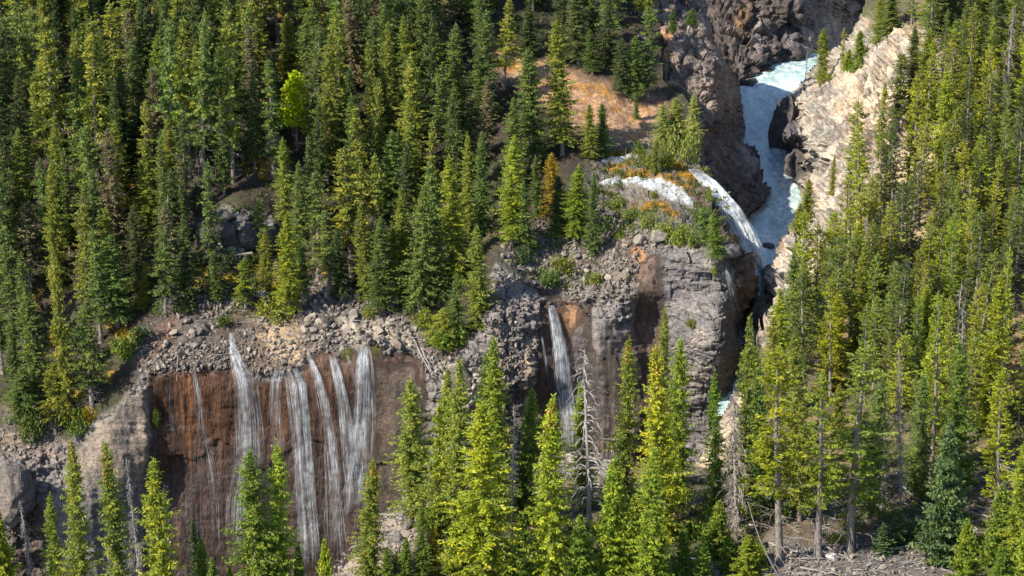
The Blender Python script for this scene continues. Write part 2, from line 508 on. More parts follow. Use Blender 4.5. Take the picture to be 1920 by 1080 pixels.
w_wall = region(U, V, WALL, 8); w_slab = region(U, V, SLAB, 12); w_butt = region(U, V, BUTT, 10); w_tal = np.maximum(region(U, V, TALUS, 16), region(U, V, TALUS2, 14))
w_out = region(U, V, OUTC, 10); w_bench = region(U, V, BENCHR, 16); w_orange = region(U, V, ORANGE, 18)
w_rock = np.clip(np.maximum(np.maximum(isrock, w_out), w_bench * 0.6) - w_wall * 0.9 - w_butt * 0.88 - w_slab * 0.95, 0, 1)
WALL2 = [(1012, 585), (1050, 570), (1100, 590), (1180, 612), (1192, 500), (1200, 476), (1245, 490), (1258, 640), (1268, 780), (1300, 1180), (1000, 1180), (1004, 760)]
w_wall2 = region(U, V, WALL2, 10) * (1 - w_butt)
w_rock = np.clip(w_rock - 0.8 * w_wall2, 0, 1)
w_soil = np.clip(1 - isrock - w_tal, 0, 1)

P0 = A.P.copy(); N0 = A.normals()
f1, f2, rid = worley(P0 / np.array((1.9, 1.9, 1.3)) + fbm(P0 * 0.5, 2, 8)[..., None] * 0.35, 1)
g1, g2, gid = worley(P0 / np.array((0.75, 0.75, 0.55)), 5)
blocks = (rid - 0.5) * 1.5 - (1 - smooth(0, 0.14, f2 - f1)) * 0.5 + (gid - 0.5) * 0.5
big = fbm(P0 * 0.16, 4, 2); mid = fbm(P0 * 0.7, 4, 4)
flute = fbm(P0 * np.array((0.75, 0.75, 0.10)), 4, 6)
dip = P0[..., 2] - 0.07 * P0[..., 0] + big * 0.7
t_st = dip / 1.25; layer = np.floor(t_st); fr = t_st - layer
ledge = (hash3(layer, layer * 0, layer * 0, 4) - 0.5) * 0.55 - (1 - smooth(0.0, 0.13, fr)) * 0.35 * smooth(-0.4, 0.3, vnoise(P0 * 0.3, 13))
dip2 = P0[..., 2] / 0.38 + big * 2; ledge2 = (hash3(np.floor(dip2), layer * 0, layer * 0, 6) - 0.5) * 0.16
w0 = P0 - np.array((0, 0, H)); w0 = w0 / np.linalg.norm(w0, axis=-1, keepdims=True)
graze = np.clip(np.abs((N0 * w0).sum(-1)) * 2.5, 0.2, 1)
wid = 1.1 + 1.6 * hash3(layer, layer * 0, layer * 0, 14)
jx = (P0[..., 0] + 0.5 * P0[..., 1] + mid * 0.25) / wid + hash3(layer, layer * 0, layer * 0, 15) * 7
jid = hash3(np.floor(jx), layer, layer * 0, 16) - 0.5
jfr = jx - np.floor(jx)
brick = jid * 0.6 - (1 - smooth(0, 0.10, np.minimum(jfr, 1 - jfr) * wid)) * 0.22 - (1 - smooth(0.0, 0.12, fr)) * 0.20
disp = graze * (w_rock * (blocks * 0.55 + brick * 0.8 + big * 0.6 + mid * 0.30 + ledge * 0.4)
        + w_wall * (flute * 0.32 + mid * 0.12 + ledge2 * 0.22 + np.where(V > 845 + big * 60, -0.25, 0))
        + w_wall2 * (flute * 0.5 + mid * 0.15 + ledge2 * 0.5 + big * 0.3)
        + w_slab * (flute * 0.4 + mid * 0.15 + ledge2 * 0.8 + big * 0.6)
        + w_butt * (brick * 0.75 + ledge * 0.25 + ledge2 * 0.9 + big * 0.25 + mid * 0.10 + (gid - 0.5) * 0.12)
        + w_tal * (mid * 0.45 + (gid - 0.5) * 0.45 + big * 0.8)
        + w_soil * (mid * 0.28 + big * 0.9))
A.P = P0 + N0 * disp[..., None]

U, V = warp(U, V, P0, 20.0)
# colours of the bare surfaces (albedo with some shade painted in; the alpha channel is dryness)
coats = [
    (TALUS, 22, (0.105, 0.088, 0.076, 0.95)), (TALUS2, 20, (0.15, 0.13, 0.115, 0.95)),
    ([(470, 600), (560, 605), (590, 660), (560, 690), (470, 690)], 18, (0.36, 0.27, 0.17, 1)),
    ([(640, 590), (760, 620), (800, 670), (700, 670), (640, 640)], 22, (0.38, 0.33, 0.26, 1)),
    ([(270, 690), (320, 640), (330, 600), (300, 610), (255, 700)], 10, (0.13, 0.075, 0.05, 1)),
]
C = paint(U, V, (0.046, 0.034, 0.023, 1.0), coats)
grit = smooth(0.02, 0.30, fbm(P0 * 0.28, 4, 35)) * np.maximum(region(U, V, TALUS, 16), region(U, V, TALUS2, 14)) * (1 - region(U, V, [(580, 560), (690, 550), (800, 650), (700, 670), (600, 640)], 30))  # brown soil darkens the talus; its sunlit zone is kept paler by colour
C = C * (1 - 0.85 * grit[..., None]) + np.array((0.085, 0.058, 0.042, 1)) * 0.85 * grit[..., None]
moss = smooth(0.10, 0.40, fbm(P0 * 0.22, 4, 31) + 0.10) * (1 - isrock) * (1 - w_tal)
C = C * (1 - 0.75 * moss[..., None]) + np.array((0.050, 0.056, 0.020, 1)) * 0.75 * moss[..., None]
gold = smooth(0.30, 0.46, fbm(P0 * 0.34 + 40, 4, 33)) * (1 - isrock) * (1 - w_tal) * smooth(60, 140, U) * (1 - smooth(640, 760, U))
C = C * (1 - gold[..., None]) + np.array((0.32, 0.20, 0.015, 1)) * gold[..., None]
def coat(w, colr):
    global C
    C = C * (1 - w[..., None]) + np.array(colr) * w[..., None]
for e in ((235, 345, 22, 8), (230, 372, 14, 8), (100, 630, 12, 7), (255, 118, 16, 7), (255, 180, 13, 9), (285, 187, 20, 5), (213, 420, 12, 8), (300, 355, 14, 6), (160, 500, 20, 14), (60, 560, 14, 20), (160, 770, 10, 18)):
    coat(np.exp(-(((U - e[0]) / e[2]) ** 2 + ((V - e[1]) / e[3]) ** 2)) * 0.95, (0.36, 0.215, 0.012, 1))
coat(isrock * (1 - w_tal * 0.3), (0.20, 0.18, 0.168, 0.95))
streak = fbm(np.stack([P0[..., 0] * 0.8, P0[..., 1] * 0.2, P0[..., 2] * 0.05], -1), 5, 21)
streak2 = fbm(np.stack([P0[..., 0] * 2.6, P0[..., 1] * 0.2, P0[..., 2] * 0.09], -1), 4, 23)
coat(w_wall, (0.085, 0.038, 0.018, 0.55))
coat(w_wall * smooth(0.05, 0.5, streak), (0.150, 0.066, 0.027, 0.5))
coat(w_wall * smooth(-0.02, 0.3, streak2) * 0.85, (0.034, 0.020, 0.015, 0.4))
coat(w_wall * smooth(480, 660, U) * 0.6, (0.082, 0.050, 0.038, 0.5))
low = smooth(-40, 60, V - 835 - streak * 60) * w_wall
coat(low * 0.75, (0.060, 0.041, 0.036, 0.35)); coat(low * smooth(0.0, 0.3, streak2) * 0.7, (0.030, 0.024, 0.026, 0.35))
coat(region(U, V, [(698, 680), (790, 690), (800, 1200), (690, 1200)], 10), (0.095, 0.068, 0.050, 0.8))
coat(region(U, V, [(725, 740), (790, 720), (790, 860), (730, 850)], 30) * 0.6, (0.055, 0.048, 0.040, 0.9))
coat(region(U, V, [(700, 650), (725, 655), (720, 668), (702, 664)], 5), (0.13, 0.12, 0.012, 0.8)); coat(region(U, V, [(632, 655), (655, 655), (650, 680), (636, 676)], 4), (0.08, 0.085, 0.012, 0.8))
coat(w_slab, (0.27, 0.215, 0.165, 0.9)); coat(w_slab * smooth(0.0, 0.5, streak2) * 0.7, (0.19, 0.165, 0.15, 0.9))
coat(w_slab * smooth(880, 930, V) * 0.8, (0.20, 0.19, 0.19, 0.85))
coat(region(U, V, [(20, 900), (90, 960), (80, 1200), (10, 1200)], 20) * 0.9, (0.085, 0.058, 0.045, 0.7))
coat(region(U, V, [(812, 690), (885, 690), (892, 760), (870, 800), (830, 740)], 7), (0.50, 0.42, 0.33, 1))
coat(region(U, V, [(1018, 560), (1110, 575), (1105, 1180), (1010, 1180), (1005, 700)], 14), (0.125, 0.080, 0.058, 0.6))
coat(region(U, V, [(1070, 610), (1095, 610), (1110, 760), (1080, 900), (1070, 760)], 10) * 0.8, (0.085, 0.078, 0.085, 0.45))
coat(region(U, V, [(1055, 560), (1085, 565), (1085, 620), (1062, 640)], 8) * 0.8, (0.32, 0.17, 0.085, 0.9))
coat(region(U, V, [(900, 730), (1000, 720), (1010, 1180), (890, 1180)], 14) * 0.8, (0.11, 0.086, 0.08, 0.6))
for k, x in enumerate((915, 938, 962, 985)):
    coat(region(U, V, [(x, 640), (x + 9, 640), (x + 13, 820), (x + 2, 820)], 5) * 0.8, (0.09, 0.072, 0.066, 0.6) if k % 2 == 0 else (0.33, 0.25, 0.17, 0.9))
coat(region(U, V, [(1110, 650), (1165, 660), (1185, 780), (1180, 1180), (1110, 1180)], 14) * 0.75, (0.095, 0.070, 0.058, 0.7)); coat(w_wall2 * smooth(0.0, 0.35, streak2) * 0.7, (0.050, 0.038, 0.034, 0.5)); coat(w_wall2 * smooth(0.1, 0.5, streak) * 0.6, (0.17, 0.10, 0.06, 0.7))
coat(region(U, V, [(1190, 470), (1258, 480), (1262, 700), (1300, 1000), (1210, 1000), (1195, 640)], 9), (0.125, 0.082, 0.062, 0.6))
coat(region(U, V, [(1178, 460), (1215, 462), (1212, 490), (1185, 488)], 6) * 0.8, (0.36, 0.19, 0.08, 1))
coat(region(U, V, [(1232, 500), (1255, 500), (1266, 700), (1300, 860), (1275, 870), (1245, 640)], 8) * 0.8, (0.075, 0.062, 0.062, 0.5))  # recess shadow beside the buttress, painted into the rock colour
coat(w_butt, (0.168, 0.153, 0.150, 0.9)); coat(w_butt * smooth(0.05, 0.4, streak) * 0.6, (0.19, 0.17, 0.165, 0.8))
coat(w_butt * smooth(0.15, 0.5, big + mid * 0.5) * 0.6, (0.34, 0.29, 0.24, 0.9))
coat(region(U, V, [(1376, 470), (1402, 468), (1415, 530), (1405, 600), (1380, 620), (1372, 520)], 6), (0.15, 0.098, 0.066, 0.7))  # knob turned from the sun: its shade is painted as darker brown
coat(w_orange, (0.40, 0.25, 0.145, 1)); coat(w_orange * smooth(0.0, 0.3, mid) * 0.85, (0.26, 0.145, 0.08, 1)); coat(w_orange * smooth(0.1, 0.3, fbm(P0 * np.array((0.35, 1.6, 1.6)), 4, 43)) * 0.7, (0.17, 0.10, 0.058, 1)); coat(w_orange * smooth(0.2, 0.5, fbm(P0 * 0.5, 4, 41)) * 0.8, (0.42, 0.20, 0.03, 1))
coat(w_bench * 0.9, (0.17, 0.148, 0.13, 0.9))
coat(w_bench * smooth(0.05, 0.3, fbm(P0 * 0.8, 4, 45)) * 0.6, (0.10, 0.095, 0.04, 1))
for poly in ([(1145, 282), (1180, 278), (1182, 312), (1150, 315), (1130, 308)], [(1170, 318), (1240, 332), (1300, 345), (1300, 362), (1240, 340), (1160, 330)],
             [(1180, 372), (1240, 382), (1275, 405), (1262, 415), (1220, 395), (1178, 380)], [(1240, 298), (1275, 305), (1320, 340), (1310, 345), (1245, 318)]):
    coat(region(U, V, poly, 5), (0.38, 0.195, 0.010, 0.7))
    coat(region(U, V, poly, 6) * smooth(0.0, 0.35, fbm(P0 * 1.3, 3, 47)), (0.20, 0.13, 0.012, 0.7))
coat(region(U, V, [(1298, 318), (1325, 335), (1345, 385), (1402, 462), (1385, 475), (1330, 420), (1300, 350)], 9), (0.105, 0.075, 0.058, 0.7))
coat(w_out, (0.185, 0.172, 0.17, 0.95))
coat(region(U, V, [(0, 770), (60, 760), (130, 850), (90, 870), (0, 860)], 25) * 0.8, (0.22, 0.17, 0.14, 1))
coat(region(U, V, [(780, 520), (860, 540), (850, 580), (790, 560)], 14) * 0.7, (0.24, 0.15, 0.105, 1))
coat(region(U, V, [(900, 420), (960, 410), (950, 440), (900, 440)], 10) * 0.6, (0.28, 0.16, 0.11, 1))
U, V = A.U, A.V
cv = (V[:-1, :-1] - interp(U[:-1, :-1], [p[0] for p in LIP], [p[1] for p in LIP])) + lip_noise[:-1, :-1] * 0.3
is_cliff = cv > 0
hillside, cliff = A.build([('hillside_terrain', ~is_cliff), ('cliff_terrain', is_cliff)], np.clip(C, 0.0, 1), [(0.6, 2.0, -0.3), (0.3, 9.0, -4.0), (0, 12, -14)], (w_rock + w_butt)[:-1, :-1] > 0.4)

# ---- B: the rock shoulder and the shaded wall on the near side of the river bend
def rocky_sheet(name, poly, pts, rect, base, coats, amp, seed, skirt, step=3.0, fine=1.0):
    S = Sheet(poly, pts, step, rect, 16.0)
    P1 = S.P.copy(); n1 = S.normals()
    a1, a2, ai = worley(P1 / np.array((2.6, 3.4, 2.2)) + fbm(P1 * 0.4, 2, seed)[..., None] * 0.4, seed)
    b1, b2, bi = worley(P1 / np.array((0.9, 1.1, 0.8)) , seed + 3)
    d = (ai - 0.5) * 2.0 - (1 - smooth(0, 0.13, a2 - a1)) * 0.5 + (bi - 0.5) * 0.7 * fine + fbm(P1 * 0.13, 4, seed + 5) * 2.0 + fbm(P1 * 0.8, 4, seed + 6) * 0.5
    ly = np.floor((P1[..., 2] + fbm(P1 * 0.2, 2, seed) * 1.0) / 1.6)
    d += (hash3(ly, ly * 0, ly * 0, seed) - 0.5) * 0.7
    w1 = P1 - np.array((0, 0, H)); w1 = w1 / np.linalg.norm(w1, axis=-1, keepdims=True)
    S.P = P1 + n1 * (d * amp * np.clip(np.abs((n1 * w1).sum(-1)) * 2.5, 0.2, 1))[..., None]
    c = paint(*warp(S.U, S.V, P1), base, coats)
    st = fbm(np.stack([P1[..., 0] * 0.7 + P1[..., 1] * 0.5, P1[..., 1] * 0.1, P1[..., 2] * 0.08], -1), 4, seed + 8)
    c[..., :3] *= (1 + 0.45 * st + 0.3 * (ai - 0.5))[..., None]
    return S, S.build([(name, np.ones_like(S.cell))], np.clip(c, 0.01, 1), skirt, np.ones_like(S.cell))[0]

B_POLY = [(1195, -20), (1310, -20), (1322, 40), (1345, 75), (1372, 125), (1388, 160), (1392, 190), (1396, 260), (1415, 288), (1428, 312), (1432, 335), (1440, 352),
          (1436, 378), (1405, 398), (1385, 430), (1400, 520), (1250, 520), (1195, 300)]
B_PTS = [(1200, 0, 366), (1310, 0, 374), (1240, 60, 359), (1300, 60, 362), (1345, 80, 366), (1240, 150, 352), (1300, 140, 353), (1345, 130, 357), (1370, 180, 366), (1392, 200, 378), (1390, 160, 382),
         (1310, 180, 351), (1360, 220, 357), (1393, 250, 371), (1310, 270, 343), (1360, 290, 349), (1400, 285, 361), (1428, 312, 356), (1340, 340, 337), (1400, 350, 345), (1436, 355, 345.5), (1420, 335, 350),
         (1400, 392, 338.5), (1350, 420, 333), (1390, 500, 327), (1260, 500, 324)]
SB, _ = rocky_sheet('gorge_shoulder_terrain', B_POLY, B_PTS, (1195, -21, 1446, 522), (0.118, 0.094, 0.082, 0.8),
    [([(1200, 20), (1320, 40), (1380, 130), (1384, 190), (1330, 165), (1240, 160), (1200, 160)], 14, (0.20, 0.16, 0.135, 1)),  # sunlit top painted paler than the shaded wall below it
     ([(1225, 60), (1250, 60), (1255, 110), (1230, 115)], 10, (0.30, 0.16, 0.08, 1)),
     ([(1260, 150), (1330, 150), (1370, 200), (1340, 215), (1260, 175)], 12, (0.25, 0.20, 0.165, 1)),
     ([(1375, 200), (1395, 200), (1398, 320), (1380, 300)], 8, (0.24, 0.18, 0.145, 0.9)),
     ([(1380, 270), (1420, 290), (1430, 330), (1400, 330)], 10, (0.26, 0.205, 0.175, 0.9))],
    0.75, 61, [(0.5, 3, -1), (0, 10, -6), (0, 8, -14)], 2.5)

# ---- E: the far gorge wall that closes the view
E_POLY = [(1280, -60), (1660, -60), (1660, 110), (1560, 140), (1500, 150), (1440, 160), (1400, 190), (1360, 210), (1280, 210)]
E_PTS = [(1290, 0, 412), (1300, 200, 400), (1380, 190, 398), (1395, 168, 396), (1400, 100, 402), (1400, -40, 414), (1440, 138, 404), (1450, 165, 408), (1480, 50, 414), (1500, 112, 412), (1520, 130, 420), (1520, 20, 419), (1535, 60, 422), (1545, 30, 432), (1580, 60, 440), (1620, 0, 444), (1640, 100, 440), (1560, 120, 425)]
SE, _ = rocky_sheet('far_gorge_wall_terrain', E_POLY, E_PTS, (1280, -60, 1662, 212), (0.098, 0.077, 0.067, 0.8),
    [([(1540, -60), (1660, -60), (1660, 110), (1545, 110)], 10, (0.27, 0.205, 0.165, 1)),
     ([(1500, 30), (1532, 60), (1530, 110), (1505, 100)], 8, (0.26, 0.20, 0.165, 1)),
     ([(1470, 40), (1500, 40), (1490, 110), (1450, 130)], 10, (0.11, 0.092, 0.095, 0.6)),
     ([(1418, 10), (1432, 10), (1430, 100), (1420, 100)], 5, (0.25, 0.20, 0.18, 0.8)),
     ([(1390, 0), (1415, 0), (1410, 60), (1385, 60)], 9, (0.16, 0.095, 0.05, 0.9))],
    0.9, 71, [(0, 5, -1), (0, 20, -8)], 3.0)

# ---- D: the near bank, the valley slope and the pale rock above the river
D_POLY = [(-150, 1330), (-150, 1150), (300, 1140), (560, 1110), (640, 1066), (700, 1000), (732, 955), (780, 908), (900, 895), (1000, 872), (1060, 852), (1130, 862), (1200, 876), (1290, 866), (1322, 845), (1345, 800),
          (1390, 720), (1426, 655), (1420, 616), (1442, 600), (1426, 582), (1412, 562), (1427, 540), (1432, 500), (1455, 480), (1482, 425), (1500, 402), (1507, 350), (1488, 335), (1480, 300), (1456, 262), (1454, 230),
          (1470, 190), (1490, 165), (1512, 142), (1535, 114), (1560, 92), (1590, 75), (1603, 55), (1622, 20), (1640, -60), (2060, -60), (2060, 1330)]
D_PTS = [(-150, 1330, 214), (300, 1330, 214), (800, 1330, 212), (1400, 1330, 209), (2050, 1330, 206), (-100, 1200, 233), (300, 1200, 232), (700, 1200, 229), (1200, 1200, 227), (1800, 1200, 225), (-100, 1140, 241), (400, 1125, 242),
         (700, 1080, 246), (1000, 1080, 243.5), (1400, 1080, 242), (1900, 1080, 240), (640, 1062, 249), (735, 952, 262), (780, 907, 268), (900, 960, 260), (1060, 852, 276), (1200, 876, 272), (1200, 960, 259), (1310, 855, 275), (1400, 720, 291), (1426, 640, 300), (1442, 598, 306.5),
         (1412, 562, 309.5), (1430, 520, 312), (1456, 480, 315.5), (1470, 560, 304), (1480, 500, 309), (1490, 440, 316), (1500, 405, 333),
         (1500, 980, 253), (1500, 900, 264), (1480, 760, 283), (1500, 650, 296), (1560, 560, 302), (1700, 1000, 250), (1700, 900, 261), (1700, 700, 284), (1700, 500, 305), (1700, 300, 326), (1700, 100, 347), (1700, -60, 366),
         (2050, 1000, 247), (2050, 850, 264), (2050, 700, 280), (2050, 500, 301), (2050, 300, 321), (2050, 100, 342), (2050, -60, 360), (1880, 690, 281), (1880, 640, 289),
         (1530, 480, 312), (1560, 420, 320), (1600, 400, 318), (1530, 380, 330), (1509, 360, 340), (1490, 320, 354), (1480, 280, 360), (1500, 300, 350), (1520, 300, 343), (1560, 300, 336), (1620, 300, 330),
         (1458, 245, 371), (1470, 250, 364), (1490, 230, 359), (1520, 220, 353), (1560, 220, 346), (1620, 220, 337), (1475, 190, 378), (1500, 180, 368), (1540, 170, 361), (1600, 150, 352), (1650, 140, 347), (1510, 145, 384), (1540, 120, 392), (1570, 110, 378), (1600, 90, 372), (1640, 90, 358), (1625, 20, 380), (1660, 20, 364), (1650, -60, 376)]
D = Sheet(D_POLY, D_PTS, 4.0, (-150, -60, 2060, 1330), 18.0)
U, V = D.U, D.V
P0 = D.P.copy(); N0 = D.normals()
PALE = [(1625, 30), (1720, 60), (1760, 150), (1700, 260), (1640, 330), (1590, 420), (1540, 520), (1480, 620), (1420, 650), (1400, 560), (1430, 500), (1500, 400), (1500, 340), (1440, 260), (1460, 180), (1540, 110)]
w_pale = region(*warp(U, V, P0, 40.0), PALE, 12)
f1, f2, rid = worley(P0 / np.array((2.0, 2.6, 1.5)) + fbm(P0 * 0.5, 2, 88)[..., None] * 0.4, 81)
g1, g2, gid = worley(P0 / np.array((0.8, 1.0, 0.6)), 85)
big = fbm(P0 * 0.15, 4, 82); mid = fbm(P0 * 0.7, 4, 84)
gully = np.abs(fbm(np.stack([P0[..., 0] * 0.30 + P0[..., 1] * 0.10, P0[..., 1] * 0.12, P0[..., 2] * 0.10], -1), 4, 87))
h1, h2, hid = worley(P0 / np.array((4.5, 6.0, 3.4)), 89)
graze = np.clip(np.abs((N0 * (P0 - np.array((0, 0, H))) / np.linalg.norm(P0 - np.array((0, 0, H)), axis=-1, keepdims=True)).sum(-1)) * 2.2, 0.12, 1)
disp = graze * w_pale * ((rid - 0.5) * 1.9 - (1 - smooth(0, 0.13, f2 - f1)) * 0.6 + (gid - 0.5) * 0.8 + (hid - 0.5) * 2.2 + big * 1.8 + mid * 0.7 - (1 - smooth(0, 0.10, gully)) * 1.4) + (1 - w_pale) * (mid * 0.3 + big * 0.8)
D.P = P0 + N0 * disp[..., None]
U, V = warp(U, V, P0, 24.0)
C = paint(U, V, (0.105, 0.083, 0.055, 1.0), [])
moss = smooth(-0.05, 0.3, fbm(P0 * 0.2, 4, 91)); coat(moss * 0.8, (0.085, 0.095, 0.030, 1))
coat(smooth(0.15, 0.4, fbm(P0 * 0.3 + 9, 4, 93)) * 0.8, (0.23, 0.165, 0.085, 1))
coat(region(U, V, [(600, 1075), (720, 950), (790, 900), (800, 1000), (720, 1080), (600, 1090)], 20), (0.33, 0.27, 0.22, 1))
coat(region(U, V, [(1020, 850), (1150, 850), (1130, 900), (1030, 890)], 18), (0.27, 0.24, 0.22, 1))
coat(region(U, V, [(1290, 850), (1345, 800), (1400, 730), (1420, 780), (1340, 900)], 16), (0.50, 0.40, 0.28, 1))
coat(region(U, V, [(1100, 1050), (1350, 1035), (1450, 1015), (1640, 1015), (1800, 1035), (1830, 1090), (1100, 1100)], 16) * 0.9, (0.13, 0.115, 0.105, 1))
coat(region(U, V, [(1860, 640), (1960, 630), (1960, 710), (1880, 700)], 12) * 0.8, (0.29, 0.16, 0.09, 1))
coat(region(U, V, [(1600, 100), (1760, 60), (1860, 200), (1820, 330), (1700, 480), (1560, 520)], 50) * 0.9, (0.46, 0.36, 0.235, 1))
coat(w_pale, (0.46, 0.405, 0.33, 1)); coat(w_pale * region(U, V, [(1560, 150), (1720, 80), (1760, 200), (1620, 330)], 30), (0.58, 0.46, 0.32, 1))
coat(w_pale * smooth(0.02, 0.22, fbm(P0 * 0.45, 5, 95)) * 0.85, (0.27, 0.24, 0.22, 1)); coat(w_pale * (1 - smooth(0.0, 0.07, gully)) * 0.75, (0.13, 0.10, 0.082, 1)); coat(w_pale * (1 - smooth(0, 0.10, f2 - f1)) * 0.5, (0.20, 0.16, 0.13, 1))  # crag shading and darkened crevices painted into the pale rock
coat(w_pale * smooth(0.2, 0.5, fbm(P0 * 0.9, 4, 96)) * 0.7, (0.40, 0.26, 0.15, 1))
coat(region(U, V, [(1450, 200), (1480, 195), (1500, 240), (1510, 290), (1505, 350), (1480, 345), (1450, 270)], 8), (0.10, 0.088, 0.088, 0.7))  # darker rock along the river bend
coat(region(U, V, [(1512, 195), (1540, 195), (1545, 300), (1520, 320), (1520, 260)], 5) * 0.8, (0.27, 0.25, 0.22, 1))  # overhung face: its shadow painted as greyer rock
coat(region(U, V, [(1412, 540), (1432, 500), (1446, 540), (1448, 600), (1420, 612)], 7), (0.115, 0.088, 0.075, 0.8))  # shade cast by the buttress, painted onto the block's river side
is_pale = region(U, V, PALE, 3)[:-1, :-1] > 0.5
bank, pale_rock = D.build([('valley_ground', ~is_pale), ('riverside_rock_terrain', is_pale)], np.clip(C, 0.01, 1), [(0.2, 1.5, -1.0), (0, 3.0, -5.0), (0, 4.0, -12.0), (0, 3, -20)], w_pale[:-1, :-1] > 0.5)

# ---- the river
st = [  # v, u of each bank, ground distance
    (96, 1490, 1560, 414), (112, 1470, 1550, 409.5), (130, 1420, 1560, 404), (165, 1360, 1530, 395), (200, 1360, 1500, 386), (250, 1365, 1500, 374), (300, 1370, 1520, 362), (350, 1370, 1540, 351),
    (400, 1370, 1540, 341), (450, 1370, 1500, 332), (500, 1385, 1470, 323.5), (540, 1395, 1450, 316.5), (556, 1395, 1445, 313.5), (575, 1393, 1438, 312), (600, 1390, 1430, 311), (640, 1380, 1432, 309.5), (700, 1360, 1430, 307), (780, 1340, 1420, 303)]
sv = np.array([s[0] for s in st], float)
vv = np.arange(96, 781, 2.0); tt = np.linspace(0, 1, 90)
uL = np.interp(vv, sv, [s[1] for s in st]); uR = np.interp(vv, sv, [s[2] for s in st]); yy = np.interp(vv, sv, [s[3] for s in st])
UU = uL[:, None] * (1 - tt) + uR[:, None] * tt; VV = np.repeat(vv[:, None], len(tt), 1); YY = np.repeat(yy[:, None], len(tt), 1)
PR = place(UU, VV, YY)
wv = fbm(PR * np.array((0.30, 0.22, 0.2)), 4, 101, 0.5) * 0.45 + fbm(PR * 0.9, 3, 102) * 0.08
PR[..., 2] += wv
foam = smooth(0.12, 0.5, fbm(PR * np.array((0.5, 0.3, 0.1)), 5, 103, 0.6)) * 0.40
foam = np.maximum(foam, np.exp(-((UU - 1412) / 34) ** 2 - ((VV - 520) / 60) ** 2) * 0.9)
foam = np.maximum(foam, smooth(560, 575, VV) * (1 - smooth(615, 650, VV)) * 0.8)
foam = np.maximum(foam, np.exp(-((UU - 1480) / 40) ** 2 - ((VV - 160) / 14) ** 2) * 0.6)
foam = foam * (1 - 0.6 * np.exp(-((UU - 1490) / 22) ** 2 - ((VV - 345) / 40) ** 2))  # foam thinned here to dim the sunlit patch
foam = np.maximum(foam, np.exp(-((UU - 1405) / 22) ** 2 - ((VV - 215) / 40) ** 2) * 0.5)
cc = np.ones(PR.shape[:2] + (4,)); cc[..., 3] = foam
nv, nu = UU.shape; idx = np.arange(nv * nu).reshape(nv, nu)
q = np.stack([idx[:-1, :-1], idx[1:, :-1], idx[1:, 1:], idx[:-1, 1:]], -1).reshape(-1, 4)
river = link('river_water', new_mesh('river_water', PR.reshape(-1, 3), q, M_RIVER, True, cc.reshape(-1, 4)), kind='structure')
# ---------------------------------------------------------------- trees: builders (each gives meshes that the copies share)
def frames(d):
    """two unit vectors square to each direction"""
    up = np.where(np.abs(d[:, 2:3]) > 0.9, np.array([[1.0, 0, 0]]), np.array([[0, 0, 1.0]]))
    a = np.cross(d, up); a /= np.linalg.norm(a, axis=1, keepdims=True) + 1e-9
    b = np.cross(a, d)
    return a, b

def kites(root, d, length, width, rng, fold=0.25):
    """leaf-shaped quads: root, two shoulders, tip"""
    a, b = frames(d)
    ang = rng.uniform(0, 2 * np.pi, len(root))[:, None]
    s = a * np.cos(ang) + b * np.sin(ang)
    L = length[:, None]; W = width[:, None]
    m = root + d * L * 0.45 - np.array((0, 0, 1.0)) * L * 0.04
    v = np.stack([root, m + s * W * 0.5, root + d * L - np.array((0, 0, 1.0)) * L * 0.10, m - s * W * 0.5], 1)
    return v.reshape(-1, 3), np.arange(len(root) * 4).reshape(-1, 4)

def tubes(paths, radii, sides=4):
    """tapered tubes through lists of points"""
    vs_, fs_, base = [], [], 0
    for p, r in zip(paths, radii):
        p = np.asarray(p, float); r = np.asarray(r, float)
        t = np.gradient(p, axis=0); t /= np.linalg.norm(t, axis=1, keepdims=True) + 1e-9
        a, b = frames(t)
        an = np.linspace(0, 2 * np.pi, sides, endpoint=False)
        ring = p[:, None] + r[:, None, None] * (a[:, None] * np.cos(an)[None, :, None] + b[:, None] * np.sin(an)[None, :, None])
        n = len(p)
        vs_.append(ring.reshape(-1, 3))
        i = np.arange(n - 1)[:, None] * sides; j = np.arange(sides)[None]; jn = (j + 1) % sides
        fs_.append((np.stack([i + j, i + jn, i + sides + jn, i + sides + j], -1) + base).reshape(-1, 4))
        base += n * sides
    return np.concatenate(vs_), np.concatenate(fs_)

def trunk_path(Ht, rng, n=9, bend=0.25):
    z = np.linspace(-0.6, Ht, n)
    off = np.cumsum(rng.normal(0, bend / n, (n, 2)), 0); off -= off[1] if n > 1 else 0
    return np.column_stack([off, z])

def trunk_at(path, h):
    return np.column_stack([np.interp(h, path[:, 2], path[:, 0]), np.interp(h, path[:, 2], path[:, 1]), h])

TH = 16.0      # height that every tree is drawn at before its copy is sized

